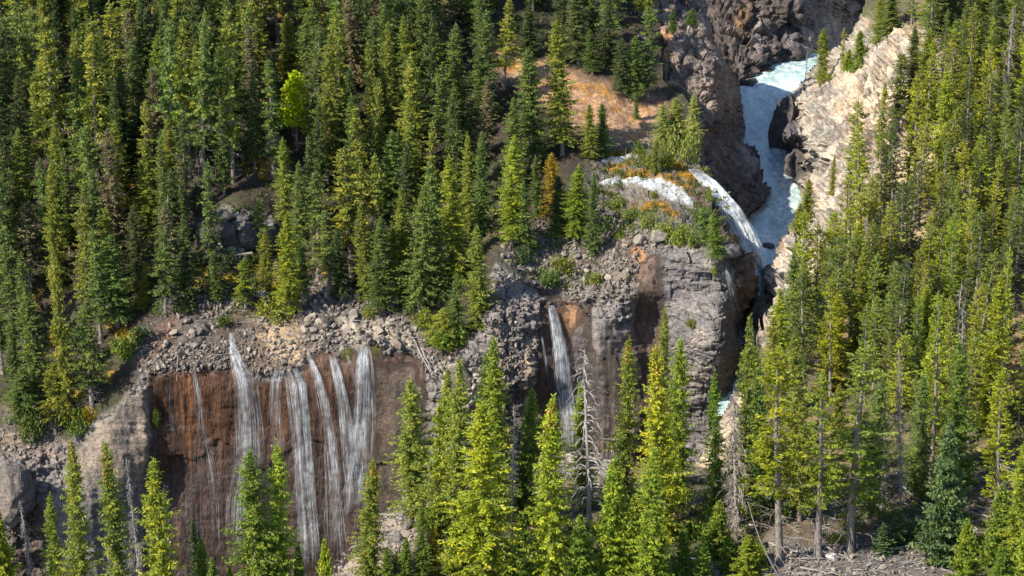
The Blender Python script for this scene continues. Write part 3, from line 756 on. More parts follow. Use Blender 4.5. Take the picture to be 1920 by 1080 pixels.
def conifer(seed, R=1.55, crown0=0.06, power=0.85, gap=0.30, per=6, droop=0.35, twig=0.46, tuft=False, ragged=0.35, dead=0.0, cones=False, skip=0.0, lean=0.3):
    rng = np.random.default_rng(seed)
    path = trunk_path(TH, rng, 9, lean)
    zs = np.linspace(-0.6, TH, 12)
    rad = 0.20 * (1 - np.clip(zs / TH, 0, 1)) ** 0.85 + 0.018; rad[0] *= 1.35
    tv, tf = tubes([trunk_at(path, zs)], [rad], 8)
    trunk = new_mesh('trunk', tv, tf, M_BARK, True)
    roots, dirs, lens, wids, tint = [], [], [], [], []
    sp, sr = [], []
    h = crown0 * TH
    lump = rng.uniform(0, 10)
    while h < TH - 0.15:
        t = (h - crown0 * TH) / (TH * (1 - crown0))
        prof = (1 - t) ** power
        if t < 0.18:
            prof *= 0.72 + 0.28 * t / 0.18
        wob = 1 + ragged * (0.6 * math.sin(h * 1.9 + lump) * math.sin(h * 0.83 + 2 * lump) + 0.55 * rng.normal(0, 0.6))
        r = max(0.10, R * prof * np.clip(wob, 0.45, 1.5) + 0.10)
        n = max(3, int(round(per * (0.75 + 0.5 * rng.random()))))
        a0 = rng.uniform(0, 6.28)
        for k in range(n):
            if rng.random() < skip:
                continue
            az = a0 + 6.283 * k / n + rng.normal(0, 0.55); h_ = h + rng.normal(0, 0.10)
            L = r * rng.uniform(0.42, 1.28)
            up = 0.55 * t ** 1.5 - droop * (1 - t) + rng.normal(0, 0.12)
            s = np.arange(0.10 if not tuft else 0.35, 1.0, 0.115 / max(L, 0.25))
            if len(s) < 2:
                s = np.array([0.4, 0.9])
            s = s + rng.normal(0, 0.02, len(s))
            hd = np.array([math.cos(az), math.sin(az), 0])
            zoff = up * L * s - droop * 0.35 * L * s ** 2 + 0.22 * L * s ** 3
            p = trunk_at(path, np.full(len(s), h)) + hd * (L * s)[:, None]; p[:, 2] = h_ + zoff
            bt = rng.normal(0, 0.16)
            for side in ((-1, 1, 0) if not tuft else (-1, 1, 0, 2)):
                lat = np.array([-hd[1], hd[0], 0]) * (side if side in (-1, 1) else 0)
                d = hd * rng.uniform(0.35, 0.9, (len(s), 1)) + lat * rng.uniform(0.5, 1.1, (len(s), 1)) + rng.normal(0, 0.28, (len(s), 3))
                d[:, 2] += (-0.42 if side in (-1, 1) else (0.25 if side == 0 else 0.6)) * (1 if not tuft else 0.35)
                d /= np.linalg.norm(d, axis=1, keepdims=True)
                ln = twig * (1.05 - 0.45 * s) * rng.uniform(0.6, 1.25, len(s)) * (0.55 + 0.45 * min(1, L / 0.8))
                roots.append(p + rng.normal(0, 0.03, p.shape)); dirs.append(d); lens.append(ln); wids.append(ln * rng.uniform(0.30, 0.48, len(s)))
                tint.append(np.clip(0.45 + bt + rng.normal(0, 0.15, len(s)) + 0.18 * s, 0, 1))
            if L > 0.5 and rng.random() < 0.35:
                sp.append([p[0] * 0.3 + trunk_at(path, np.array([h]))[0] * 0.7, p[len(p) // 2], p[-1]]); sr.append([0.022, 0.014, 0.006])
        h += gap * rng.uniform(0.7, 1.3) * (1.0 if t < 0.75 else 0.7)
    # leader
    top = trunk_at(path, np.linspace(TH - 0.9, TH + 0.15, 14))
    d = rng.normal(0, 0.5, (14, 3)); d[:, 2] = 1.1; d /= np.linalg.norm(d, axis=1, keepdims=True)
    roots.append(top); dirs.append(d); lens.append(np.full(14, 0.34)); wids.append(np.full(14, 0.11)); tint.append(np.full(14, 0.6))
    kv, kf = kites(np.concatenate(roots), np.concatenate(dirs), np.concatenate(lens), np.concatenate(wids), rng)
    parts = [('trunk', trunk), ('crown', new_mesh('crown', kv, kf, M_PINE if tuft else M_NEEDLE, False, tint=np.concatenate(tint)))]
    # dry lower limbs
    paths, rr = sp, sr
    if dead > 0:
        nb = int(46 * dead)
        for k in range(nb):
            hh = rng.uniform(0.04, max(crown0 + 0.1, 0.42)) * TH; az = rng.uniform(0, 6.28); L = rng.uniform(0.5, 1.0) * R * 0.95
            hd = np.array([math.cos(az), math.sin(az), 0]); s = np.linspace(0, 1, 5)
            p = trunk_at(path, np.full(5, hh)) + hd * (L * s)[:, None]; p[:, 2] = hh - rng.uniform(0.15, 0.6) * L * s + 0.25 * L * s ** 2
            paths.append(p); rr.append(np.linspace(0.026, 0.007, 5))
            for q in range(5):
                i0 = rng.integers(1, 4); dd = hd * 0.5 + rng.normal(0, 0.6, 3); dd[2] -= 0.3
                paths.append([p[i0], p[i0] + dd * 0.2 * L, p[i0] + dd * 0.42 * L + np.array((0, 0, -0.1))]); rr.append([0.013, 0.009, 0.004])
    if paths:
        bv, bf = tubes(paths, rr, 3)
        parts.append(('dead_branches' if dead > 0 else 'limbs', new_mesh('branches', bv, bf, M_TWIG, False)))
    if cones:
        n = 150
        hh = TH - np.abs(rng.normal(0, 0.09, n)) * TH - 0.2
        rr_ = R * ((TH - hh) / TH) ** 0.85 * 0.95 + 0.12; az = rng.uniform(0, 6.28, n)
        p = trunk_at(path, hh) + np.column_stack([np.cos(az) * rr_ * rng.uniform(0.5, 1, n), np.sin(az) * rr_ * rng.uniform(0.5, 1, n), np.zeros(n)])
        d = rng.normal(0, 0.35, (n, 3)); d[:, 2] = -1; d /= np.linalg.norm(d, axis=1, keepdims=True)
        cvv, cff = kites(p, d, rng.uniform(0.16, 0.30, n), rng.uniform(0.11, 0.17, n), rng)
        parts.append(('cones', new_mesh('cones', cvv, cff, M_CONE, False, tint=rng.random(n))))
    return parts

def snag(seed, n=70, R=1.1, fine=2, droop=0.35, low=0.15, curl=0.0, rad=0.17, broken=False):
    rng = np.random.default_rng(seed)
    path = trunk_path(TH, rng, 9, 0.35)
    zs = np.linspace(-0.6, TH, 14)
    rr = rad * (1 - np.clip(zs / TH, 0, 1)) ** 0.8 + (0.06 if broken else 0.016)
    tv, tf = tubes([trunk_at(path, zs)], [rr], 7)
    parts = [('trunk', new_mesh('trunk', tv, tf, M_DEAD, True))]
    paths, radii = [], []
    for k in range(n):
        t = rng.uniform(low, 0.985); hh = t * TH; az = rng.uniform(0, 6.28)
        L = R * ((1 - t) ** 0.6 + 0.12) * rng.uniform(0.4, 1.15)
        hd = np.array([math.cos(az), math.sin(az), 0]); s = np.linspace(0, 1, 6)
        p = trunk_at(path, np.full(6, hh)) + hd * (L * s * (1 - curl * 0.35 * s))[:, None] + rng.normal(0, 0.03, (6, 3)) * s[:, None]
        p[:, 2] = hh + 0.22 * L * np.sin(s * 2.2) - droop * L * s ** 1.6 * rng.uniform(0.4, 1.6) - curl * L * 0.5 * s ** 3
        paths.append(p); radii.append(np.linspace(0.055, 0.018, 6))
        for q in range(rng.poisson(fine)):
            i0 = rng.integers(2, 6); dd = hd * 0.4 + rng.normal(0, 0.7, 3); dd[2] -= 0.35
            paths.append([p[i0], p[i0] + dd * 0.16 * L, p[i0] + dd * 0.36 * L - np.array((0, 0, 0.06))]); radii.append([0.026, 0.019, 0.010])
    bv, bf = tubes(paths, radii, 3)
    parts.append(('bare_branches', new_mesh('bare_branches', bv, bf, M_DEAD if fine < 5 else M_TWIG, False)))
    return parts

def leafy(seed, clumps, leaf=0.26, per=170, stem=True, name='crown', mat=None):
    """broad-leaved crown: clumps are (x, y, z, rx, rz)"""
    rng = np.random.default_rng(seed)
    roots, dirs, tints, paths, rr = [], [], [], [], []
    for (x, y, z, rx, rz) in clumps:
        n = int(per * rx * rz / 0.5)
        d = rng.normal(0, 1, (n, 3)); d /= np.linalg.norm(d, axis=1, keepdims=True)
        r = rng.uniform(0.35, 1.0, n) ** 0.6 * (1 + 0.25 * np.sin(d[:, 0] * 5 + x) * np.sin(d[:, 2] * 4 + z))
        roots.append(np.array((x, y, z)) + d * r[:, None] * np.array((rx, rx, rz)))
        dd = d * 0.5 + rng.normal(0, 0.6, (n, 3)); dd /= np.linalg.norm(dd, axis=1, keepdims=True)
        dirs.append(dd); tints.append(np.clip(0.5 + rng.normal(0, 0.1) + rng.normal(0, 0.2, n), 0, 1))
        paths.append([np.array((0, 0, -0.2)), np.array((x * 0.35, y * 0.35, z * 0.55)), np.array((x, y, z))]); rr.append([0.05, 0.035, 0.012])
    ro = np.concatenate(roots); n = len(ro)
    kv, kf = kites(ro, np.concatenate(dirs), rng.uniform(0.7, 1.3, n) * leaf, rng.uniform(0.5, 0.8, n) * leaf, rng)
    parts = [(name, new_mesh(name, kv, kf, mat or M_LEAF, False, tint=np.concatenate(tints)))]
    if stem:
        bv, bf = tubes(paths, rr, 5); parts.append(('stems', new_mesh('stems', bv, bf, M_TWIG, False)))
    return parts

KIND = {}
for k in range(5):
    KIND['dense', k] = conifer(100 + k, R=1.55 + 0.12 * k, crown0=0.04 + 0.02 * k, power=0.72, gap=0.225, per=7, ragged=0.42, twig=0.35)
for k in range(3):
    KIND['cone', k] = conifer(120 + k, R=1.6, crown0=0.04, power=0.70, gap=0.225, per=7, ragged=0.38, twig=0.35, cones=True)
for k in range(4):
    KIND['thin', k] = conifer(140 + k, R=1.25 + 0.1 * k, crown0=0.16 + 0.04 * k, power=0.55, gap=0.34, per=5, droop=0.45, ragged=0.6, dead=1.3, skip=0.14)
for k in range(5):
    KIND['pine', k] = conifer(160 + k, R=1.35 + 0.1 * k, crown0=0.12 + 0.05 * k, power=0.58, gap=0.36, per=6, droop=0.12, twig=0.38, tuft=True, ragged=0.6, dead=0.5, skip=0.12, lean=0.45)
for k in range(3):
    KIND['young', k] = conifer(180 + k, R=3.0 + 0.3 * k, crown0=0.015, power=0.95, gap=0.52, per=9, droop=0.05, twig=0.80, ragged=0.28)
for k in range(3):
    KIND['far', k] = conifer(260 + k, R=1.5, crown0=0.10, power=0.65, gap=0.42, per=6, droop=0.4, twig=0.52, ragged=0.5)
KIND['snag', 0] = snag(201, 95, 2.2, 2, 0.5, 0.14, 0.5)
KIND['snag', 1] = snag(202, 150, 1.3, 4, 0.5, 0.08, 0.9)
KIND['snag', 2] = snag(203, 105, 1.1, 2, 0.4, 0.22, 0.2)
KIND['snag', 3] = snag(204, 40, 0.8, 1, 0.4, 0.3, 0.2, 0.2, True)
KIND['brown', 0] = snag(211, 210, 1.5, 8, 0.55, 0.07, 0.3)
KIND['brown', 1] = snag(212, 190, 1.25, 7, 0.5, 0.12, 0.2)
rgb = random.Random(5)
KIND['broad', 0] = leafy(221, [(0, 0, 14.6, 1.3, 1.3), (0.5, 0.1, 12.6, 1.9, 1.6), (-0.7, 0.2, 11.0, 2.0, 1.5), (0.9, -0.3, 9.0, 2.2, 1.6), (-0.6, 0.3, 8.0, 1.9, 1.2), (-2.6, 0.3, 5.2, 1.9, 1.2), (1.2, 0, 6.3, 2.0, 1.0), (-0.6, 0.3, 6.4, 2.2, 1.0), (2.4, 0.2, 8.2, 1.2, .8), (-3.2, 0, 3.6, 1.2, .8)], leaf=0.62, per=60)
for k in range(4):
    r0 = random.Random(230 + k)
    KIND['shrub', k] = leafy(231 + k, [(r0.uniform(-1, 1) * 0.95, r0.uniform(-1, 1) * 0.7, r0.uniform(0.25, 0.95), r0.uniform(0.45, 0.8), r0.uniform(0.35, 0.6)) for _ in range(8)], leaf=0.24, per=110)

COUNT = {}
def put_tree(kind, var, base, height, width, tint, rng, name, lean=0.0):
    """an Empty at the foot with copies of the parts under it"""
    parts = KIND[kind, var]
    e = bpy.data.objects.new(name, None); COL.objects.link(e)
    e.empty_display_size = 0.5
    e.location = base
    e.rotation_euler = (rng.gauss(0, 0.03), lean + rng.gauss(0, 0.035), rng.uniform(0, 6.283))
    if kind == 'shrub':
        e.scale = (width / 2.6, width / 2.6, height / 1.5)
    else:
        e.scale = (width, width, height / TH)
    for pn, me in parts:
        o = bpy.data.objects.new(pn, me); COL.objects.link(o); o.parent = e
        if pn == 'cones':
            o.color = (0.30, 0.17, 0.045, 1)
        else:
            o.color = (*tint, 1)
    COUNT[name] = COUNT.get(name, 0) + 1
    return e
# ---------------------------------------------------------------- where the trees stand
# (u, v of the tip, v of the foot, width in px, kind, colour name, label)
GREEN = {
    'dark': (0.044, 0.066, 0.022), 'mid': (0.062, 0.098, 0.024), 'olive': (0.098, 0.128, 0.020), 'bright': (0.112, 0.156, 0.016), 'yellow': (0.132, 0.170, 0.012),
    'fresh': (0.078, 0.126, 0.018), 'blue': (0.046, 0.080, 0.031), 'lime': (0.31, 0.42, 0.008), 'rust': (0.46, 0.155, 0.022), 'grey': (0.095, 0.095, 0.055), 'orange': (0.22, 0.17, 0.014), 'pale': (0.13, 0.17, 0.045)}
LEFT = [(620, 400, 548, 36, 'thin', 'mid'), (690, 380, 562, 36, 'dense', 'olive'), (735, 420, 578, 34, 'thin', 'olive'), (822, 400, 572, 38, 'dense', 'mid'), (640, 430, 560, 30, 'dense', 'dark'), (500, 432, 548, 28, 'dense', 'olive'), (576, 440, 566, 30, 'thin', 'mid'), (350, 400, 572, 38, 'dense', 'dark'), (312, 430, 596, 36, 'thin', 'mid'), (408, 470, 566, 26, 'dense', 'mid'), (395, 300, 500, 34, 'thin', 'mid'), (560, 300, 500, 36, 'dense', 'mid'), (702, 290, 505, 38, 'thin', 'olive'), (750, 270, 490, 36, 'dense', 'dark'), (826, 300, 500, 38, 'thin', 'mid'), (262, 380, 560, 38, 'dense', 'dark'), (190, 430, 640, 40, 'thin', 'mid'), (990, 330, 470, 34, 'dense', 'mid'), (1048, 330, 440, 34, 'dense', 'dark'), 
    (30, -60, 150, 50, 'thin', 'olive'), (52, -30, 215, 44, 'thin', 'mid'), (118, 25, 345, 52, 'thin', 'olive'), (186, 35, 375, 52, 'thin', 'olive'), (157, 105, 330, 32, 'dense', 'mid'), (76, 138, 330, 30, 'thin', 'olive'), (42, 240, 470, 48, 'dense', 'olive'),
    (235, 130, 330, 40, 'dense', 'dark'), (240, 18, 150, 24, 'thin', 'grey'), (283, 270, 450, 50, 'dense', 'olive'), (272, 188, 380, 26, 'thin', 'olive'), (326, 40, 360, 44, 'thin', 'mid'), (358, 35, 340, 40, 'thin', 'olive'), (380, 28, 350, 46, 'thin', 'mid'), (322, 220, 410, 32, 'dense', 'olive'), (293, 62, 200, 32, 'dense', 'fresh'),
    (413, 90, 330, 28, 'thin', 'mid'), (438, 18, 340, 38, 'thin', 'olive'), (473, 12, 250, 36, 'thin', 'mid'), (513, 112, 330, 36, 'thin', 'mid'), (546, 28, 160, 42, 'dense', 'olive'), (575, 28, 170, 36, 'dense', 'mid'), (603, 48, 250, 34, 'thin', 'mid'), (640, 0, 300, 38, 'thin', 'olive'), (700, 25, 230, 34, 'thin', 'mid'),
    (703, 80, 330, 32, 'dense', 'olive'), (714, 150, 345, 24, 'thin', 'olive'), (672, 175, 370, 46, 'dense', 'mid'), (733, 240, 400, 46, 'dense', 'mid'), (780, 105, 345, 48, 'dense', 'olive'), (748, 95, 210, 22, 'thin', 'mid'), (660, 275, 515, 58, 'thin', 'olive'), (597, 325, 525, 46, 'thin', 'mid'),
    (543, 400, 592, 44, 'dense', 'bright'), (490, 372, 480, 30, 'thin', 'mid'), (461, 487, 580, 34, 'thin', 'olive'),
    (903, 22, 240, 44, 'dense', 'mid'), (945, 2, 170, 34, 'thin', 'olive'), (850, 40, 225, 38, 'dense', 'mid'), (815, 20, 160, 36, 'dense', 'olive'), (1000, 88, 310, 52, 'dense', 'mid'), (1055, 38, 290, 48, 'dense', 'olive'), (1110, 60, 145, 22, 'dense', 'mid'), (1165, 72, 180, 32, 'dense', 'dark'), (1190, 65, 186, 36, 'dense', 'mid'),
    (992, 5, 112, 40, 'dense', 'dark'), (1214, 10, 185, 34, 'thin', 'mid'), (958, 178, 360, 40, 'dense', 'mid'), (962, 245, 455, 46, 'dense', 'bright'), (878, 218, 330, 28, 'dense', 'dark'), (880, 252, 440, 34, 'dense', 'olive'), (903, 248, 440, 34, 'dense', 'mid'), (855, 290, 525, 56, 'dense', 'bright'),
    (1012, 292, 405, 30, 'dense', 'mid'), (1038, 280, 402, 34, 'dense', 'orange'), (1078, 308, 452, 44, 'dense', 'bright'), (1112, 320, 482, 28, 'dense', 'mid'), (1130, 190, 288, 34, 'dense', 'mid'), (1104, 195, 300, 28, 'dense', 'olive'), (1193, 172, 226, 12, 'dense', 'mid'),
    (897, 420, 618, 46, 'dense', 'olive'), (857, 515, 640, 34, 'dense', 'mid'), (830, 575, 645, 46, 'dense', 'olive'), (788, 345, 585, 54, 'dense', 'mid'), (757, 345, 560, 44, 'dense', 'olive'), (712, 405, 588, 42, 'dense', 'mid'), (760, 100, 260, 36, 'thin', 'mid'),
    (130, 457, 790, 40, 'dense', 'olive'), (77, 530, 765, 48, 'dense', 'mid'), (172, 563, 765, 48, 'thin', 'mid'), (222, 437, 612, 48, 'dense', 'mid'), (268, 492, 580, 22, 'dense', 'olive'), (48, 474, 645, 36, 'thin', 'mid'), (6, 490, 700, 38, 'thin', 'mid'), (32, 585, 755, 40, 'dense', 'mid'), (45, 690, 800, 50, 'dense', 'mid'), (102, 680, 805, 42, 'thin', 'olive'),
    (8, 240, 480, 40, 'thin', 'olive'), (20, 330, 560, 44, 'thin', 'mid'), (90, 300, 520, 40, 'thin', 'mid'), (1270, 178, 265, 36, 'dense', 'pale'), (1298, 178, 275, 30, 'dense', 'pale'), (1246, 192, 275, 30, 'dense', 'pale'), (1343, 398, 488, 28, 'dense', 'fresh'), (1320, 388, 462, 30, 'thin', 'mid'), (1226, 262, 330, 16, 'dense', 'olive'),
    (1262, 15, 62, 18, 'dense', 'mid'), (1296, 12, 45, 20, 'dense', 'mid'), (1085, -20, 120, 40, 'dense', 'dark'), (1140, -25, 130, 38, 'dense', 'dark'), (1050, -30, 95, 40, 'dense', 'dark')]  # dark tint on the top-edge spruces stands in for the shade over them
FRONT = [
    (15, 950, 1180, 72, 'young', 'bright'), (112, 925, 1165, 42, 'dense', 'bright'), (157, 828, 1215, 62, 'cone', 'olive'), (230, 832, 1215, 70, 'cone', 'olive'), (317, 850, 1235, 76, 'dense', 'bright'), (375, 965, 1140, 24, 'dense', 'blue'), (383, 1008, 1165, 40, 'young', 'fresh'), (402, 1038, 1190, 42, 'young', 'fresh'), (432, 1060, 1200, 36, 'young', 'bright'),
    (490, 845, 1215, 84, 'dense', 'fresh'), (523, 838, 1210, 72, 'dense', 'bright'), (542, 1010, 1210, 44, 'young', 'fresh'), (562, 1015, 1200, 40, 'young', 'fresh'), (500, 1030, 1215, 46, 'young', 'bright'), (615, 1016, 1215, 54, 'young', 'yellow'), (690, 858, 1095, 58, 'cone', 'olive'),
    (783, 705, 985, 74, 'dense', 'olive'), (816, 700, 1060, 66, 'dense', 'bright'), (852, 668, 1060, 70, 'dense', 'olive'), (915, 655, 960, 66, 'dense', 'mid'), (934, 626, 985, 72, 'dense', 'bright'), (905, 765, 1110, 118, 'dense', 'yellow'), (980, 724, 975, 54, 'dense', 'fresh'), (1028, 733, 1105, 90, 'cone', 'yellow'), (1096, 708, 945, 56, 'dense', 'bright'),
    (1168, 634, 975, 64, 'cone', 'olive'), (1240, 578, 925, 46, 'dense', 'olive'), (1245, 648, 1010, 84, 'cone', 'yellow'), (1267, 632, 975, 58, 'dense', 'bright'), (1213, 845, 1110, 78, 'dense', 'bright'), (1140, 850, 1100, 80, 'young', 'bright'), (1088, 955, 1110, 74, 'young', 'fresh'), (790, 955, 1095, 40, 'dense', 'fresh'), (812, 985, 1085, 24, 'dense', 'orange'),
    (1385, 600, 985, 56, 'dense', 'olive'), (1344, 702, 975, 50, 'dense', 'fresh'), (1462, 662, 1055, 88, 'pine', 'yellow'), (1535, 690, 1045, 66, 'pine', 'bright'), (1592, 640, 1030, 92, 'pine', 'olive'), (1745, 550, 905, 58, 'pine', 'bright'), (1852, 508, 805, 68, 'dense', 'yellow'), (1866, 690, 975, 60, 'pine', 'yellow'), (1772, 790, 1048, 92, 'young', 'blue'),
    (1810, 968, 1100, 56, 'young', 'bright'), (1866, 905, 1060, 62, 'young', 'fresh'), (1900, 830, 1070, 64, 'dense', 'bright'), (1400, 1002, 1082, 56, 'young', 'bright'), (1312, 1008, 1092, 44, 'young', 'fresh'), (1280, 985, 1080, 40, 'young', 'fresh'), (1430, 690, 980, 54, 'dense', 'mid'), (1500, 630, 980, 60, 'dense', 'olive'), (1630, 700, 985, 60, 'dense', 'mid'),
    (1680, 950, 1020, 40, 'young', 'blue'), (1655, 975, 1035, 40, 'young', 'blue'), (1718, 700, 935, 56, 'dense', 'mid'), (1800, 640, 930, 62, 'dense', 'fresh'), (1240, 1030, 1110, 44, 'young', 'fresh'), (760, 1010, 1100, 36, 'young', 'fresh'), (860, 980, 1105, 60, 'young', 'bright'), (970, 960, 1110, 60, 'young', 'fresh'), (1180, 930, 1105, 60, 'young', 'bright'), (1340, 935, 1050, 60, 'young', 'fresh'),
    (1875, 1010, 1110, 50, 'young', 'fresh'), (1915, 980, 1110, 50, 'young', 'bright'), (730, 1030, 1110, 30, 'young', 'fresh'), (1365, 1000, 1075, 40, 'young', 'fresh')]
for _k in GREEN:
    if _k not in ('lime', 'rust', 'orange'):
        GREEN[_k] = tuple(1.42 * x for x in GREEN[_k])
RIGHT = [
    (1543, 52, 150, 30, 'dense', 'olive'), (1580, 52, 128, 12, 'thin', 'olive'), (1608, 52, 112, 26, 'dense', 'fresh'), (1590, 90, 128, 22, 'dense', 'bright'), (1650, -12, 76, 28, 'dense', 'olive'), (1672, -20, 80, 36, 'dense', 'mid'), (1712, 62, 138, 22, 'thin', 'olive'), (1688, 110, 250, 40, 'thin', 'mid'), (1645, 150, 300, 20, 'thin', 'olive'), (1600, 190, 420, 44, 'pine', 'olive'), (1614, 230, 430, 34, 'pine', 'yellow'),
    (1515, 340, 420, 26, 'dense', 'olive'), (1497, 380, 440, 24, 'dense', 'olive'), (1553, 285, 372, 12, 'dense', 'olive'), (1565, 400, 600, 44, 'pine', 'yellow'), (1530, 420, 620, 40, 'pine', 'olive'), (1484, 470, 660, 42, 'dense', 'mid'), (1460, 540, 720, 40, 'dense', 'bright'), (1420, 640, 850, 42, 'dense', 'bright'), (1443, 600, 800, 38, 'thin', 'olive'), (1735, 80, 300, 36, 'pine', 'bright'), (1770, 60, 290, 44, 'pine', 'olive'), (1760, 120, 390, 48, 'dense', 'bright'), (1812, 10, 290, 40, 'pine', 'olive'), (1560, 545, 740, 52, 'dense', 'yellow')]
ALL = []      # (sheet, u, foot v, world x, y) of every tree, to keep them apart
TREES = []

def px_per_m(p):
    d = (p[1] * CP + (H - p[2]) * SP)
    return FPX / d

def stand(sheet, u, vt, vb, w, kind, tint, rng, zone):
    p = sheet.at(u, vb)
    h = float(p[1] * (tanv(vb) - tanv(vt)))
    var = rng.randrange(len([1 for kk in KIND if kk[0] == kind]))
    nat = {'dense': 2.35, 'cone': 2.4, 'thin': 2.0, 'pine': 2.4, 'young': 5.0, 'snag': 2.2, 'brown': 2.5, 'broad': 6.4, 'shrub': 1.0}[kind]
    wm = w / px_per_m(p)
    c = GREEN[tint]
    j = rng.uniform(0.85, 1.18); k = rng.uniform(0.92, 1.10)
    if zone == 'right':
        c = (c[0] * 1.14, c[1] * 1.06, c[2] * 0.95)
    c = (c[0] * j * k * 1.07, c[1] * j, c[2] * j)
    name = {'dense': 'spruce_tree', 'cone': 'spruce_tree', 'thin': 'spruce_tree', 'pine': 'pine_tree', 'young': 'young_spruce', 'snag': 'dead_tree', 'brown': 'dead_tree', 'broad': 'poplar_tree', 'shrub': 'shrub'}[kind]
    e = put_tree(kind, var, (p[0], p[1], p[2] - 0.15), max(h, 0.6), (wm if kind == 'shrub' else wm / nat), c, rng, name)
    ALL.append((p[0], p[1]))
    TREES.append(dict(o=e, u=u, vt=vt, vb=vb, w=w, kind=kind, tint=tint, zone=zone, h=h, name=name))
    return e

rt = random.Random(11)
for t in LEFT:
    stand(A, t[0], t[1], t[2], t[3], t[4], t[5], rt, 'left')
for t in FRONT:
    stand(D, t[0], t[1], t[2], t[3] * ((0.97 if t[0] < 700 else 0.85) if t[4] in ('dense', 'cone') else 1), t[4], t[5], rt, 'front')
for t in RIGHT:
    stand(D, *t[:6], rt, 'right')

# the rest of the forest, kept apart from what already stands
def fill(sheet, poly, avoid, n, hmin, hmax, wpx, kinds, tints, gap, zone, seed):
    r = random.Random(seed); done = 0; tries = 0
    us = [p[0] for p in poly]; vs2 = [p[1] for p in poly]
    while done < n and tries < n * 60:
        tries += 1
        u = r.uniform(min(us), max(us)); v = r.uniform(min(vs2), max(vs2))
        if not inside(np.array(u), np.array(v), poly) or any(inside(np.array(u), np.array(v), a) for a in avoid):
            continue
        if zone == 'right' and inside(np.array(u), np.array(v), [(1560, 520), (1600, 300), (1640, 120), (1720, 40), (1800, 240), (1740, 440), (1640, 520)]) and r.random() < 0.6:
            continue
        p = sheet.at(u, v)
        if any((p[0] - x) ** 2 + (p[1] - y) ** 2 < gap * gap for x, y in ALL):
            continue
        h = r.uniform(hmin, hmax) * (0.75 + 0.25 * r.random())
        tv_ = math.tan(PITCH + math.atan((v - 540) / FPX)) - h / p[1]
        vt = 540 + FPX * math.tan(math.atan(tv_) - PITCH)
        if any(inside(np.array(u), np.array(vt + (v - vt) * f), a) for a in avoid for f in (0.15, 0.5)):
            continue
        k = r.choice(kinds)
        stand(sheet, u, vt, v, r.uniform(*wpx) * (1.0 if h > 12 else 0.8), k, r.choice(tints), r, zone)
        done += 1
    return done

KEEP_A = [[(880, 60), (960, 60), (1240, 160), (1310, 250), (1330, 440), (1120, 440), (1110, 270), (1000, 190)], [(355, 370), (520, 370), (520, 480), (355, 480)], [(528, 120), (590, 120), (590, 270), (520, 270)], [(225, 330), (265, 330), (265, 390), (225, 390)]]
n1 = fill(A, [(-30, 700), (-30, -40), (930, -40), (1210, -20), (1230, 100), (1100, 130), (960, 80), (960, 200), (1050, 290), (1040, 400), (900, 430), (860, 480), (600, 480), (430, 520), (260, 560), (210, 640), (90, 700)], KEEP_A, 118, 13, 21, (30, 46), ['thin', 'thin', 'dense', 'dense'], ['dark', 'mid', 'mid', 'olive', 'olive', 'grey'], 2.1, 'left', 21)
KEEP_D = [[(1440, 100), (1640, 60), (1720, 90), (1650, 180), (1600, 320), (1540, 400), (1480, 430), (1440, 520), (1400, 560)], [(1850, 620), (1930, 620), (1930, 700), (1850, 700)]]
n2 = fill(D, [(1490, 800), (1480, 620), (1540, 500), (1600, 400), (1660, 250), (1730, 150), (1700, 40), (1720, -40), (1960, -40), (1960, 800)], KEEP_D, 150, 11, 19, (30, 52), ['pine', 'pine', 'pine', 'pine', 'pine', 'dense'], ['olive', 'bright', 'yellow', 'mid', 'mid', 'fresh', 'dark'], 2.0, 'right', 22)
n3 = fill(D, [(1380, 960), (1400, 860), (1480, 760), (1960, 760), (1960, 940), (1700, 960)], KEEP_D, 16, 7, 15, (34, 52), ['pine', 'dense', 'young'], ['mid', 'fresh', 'olive', 'bright'], 3.0, 'right', 23)
print('fill', n1, n2, n3)
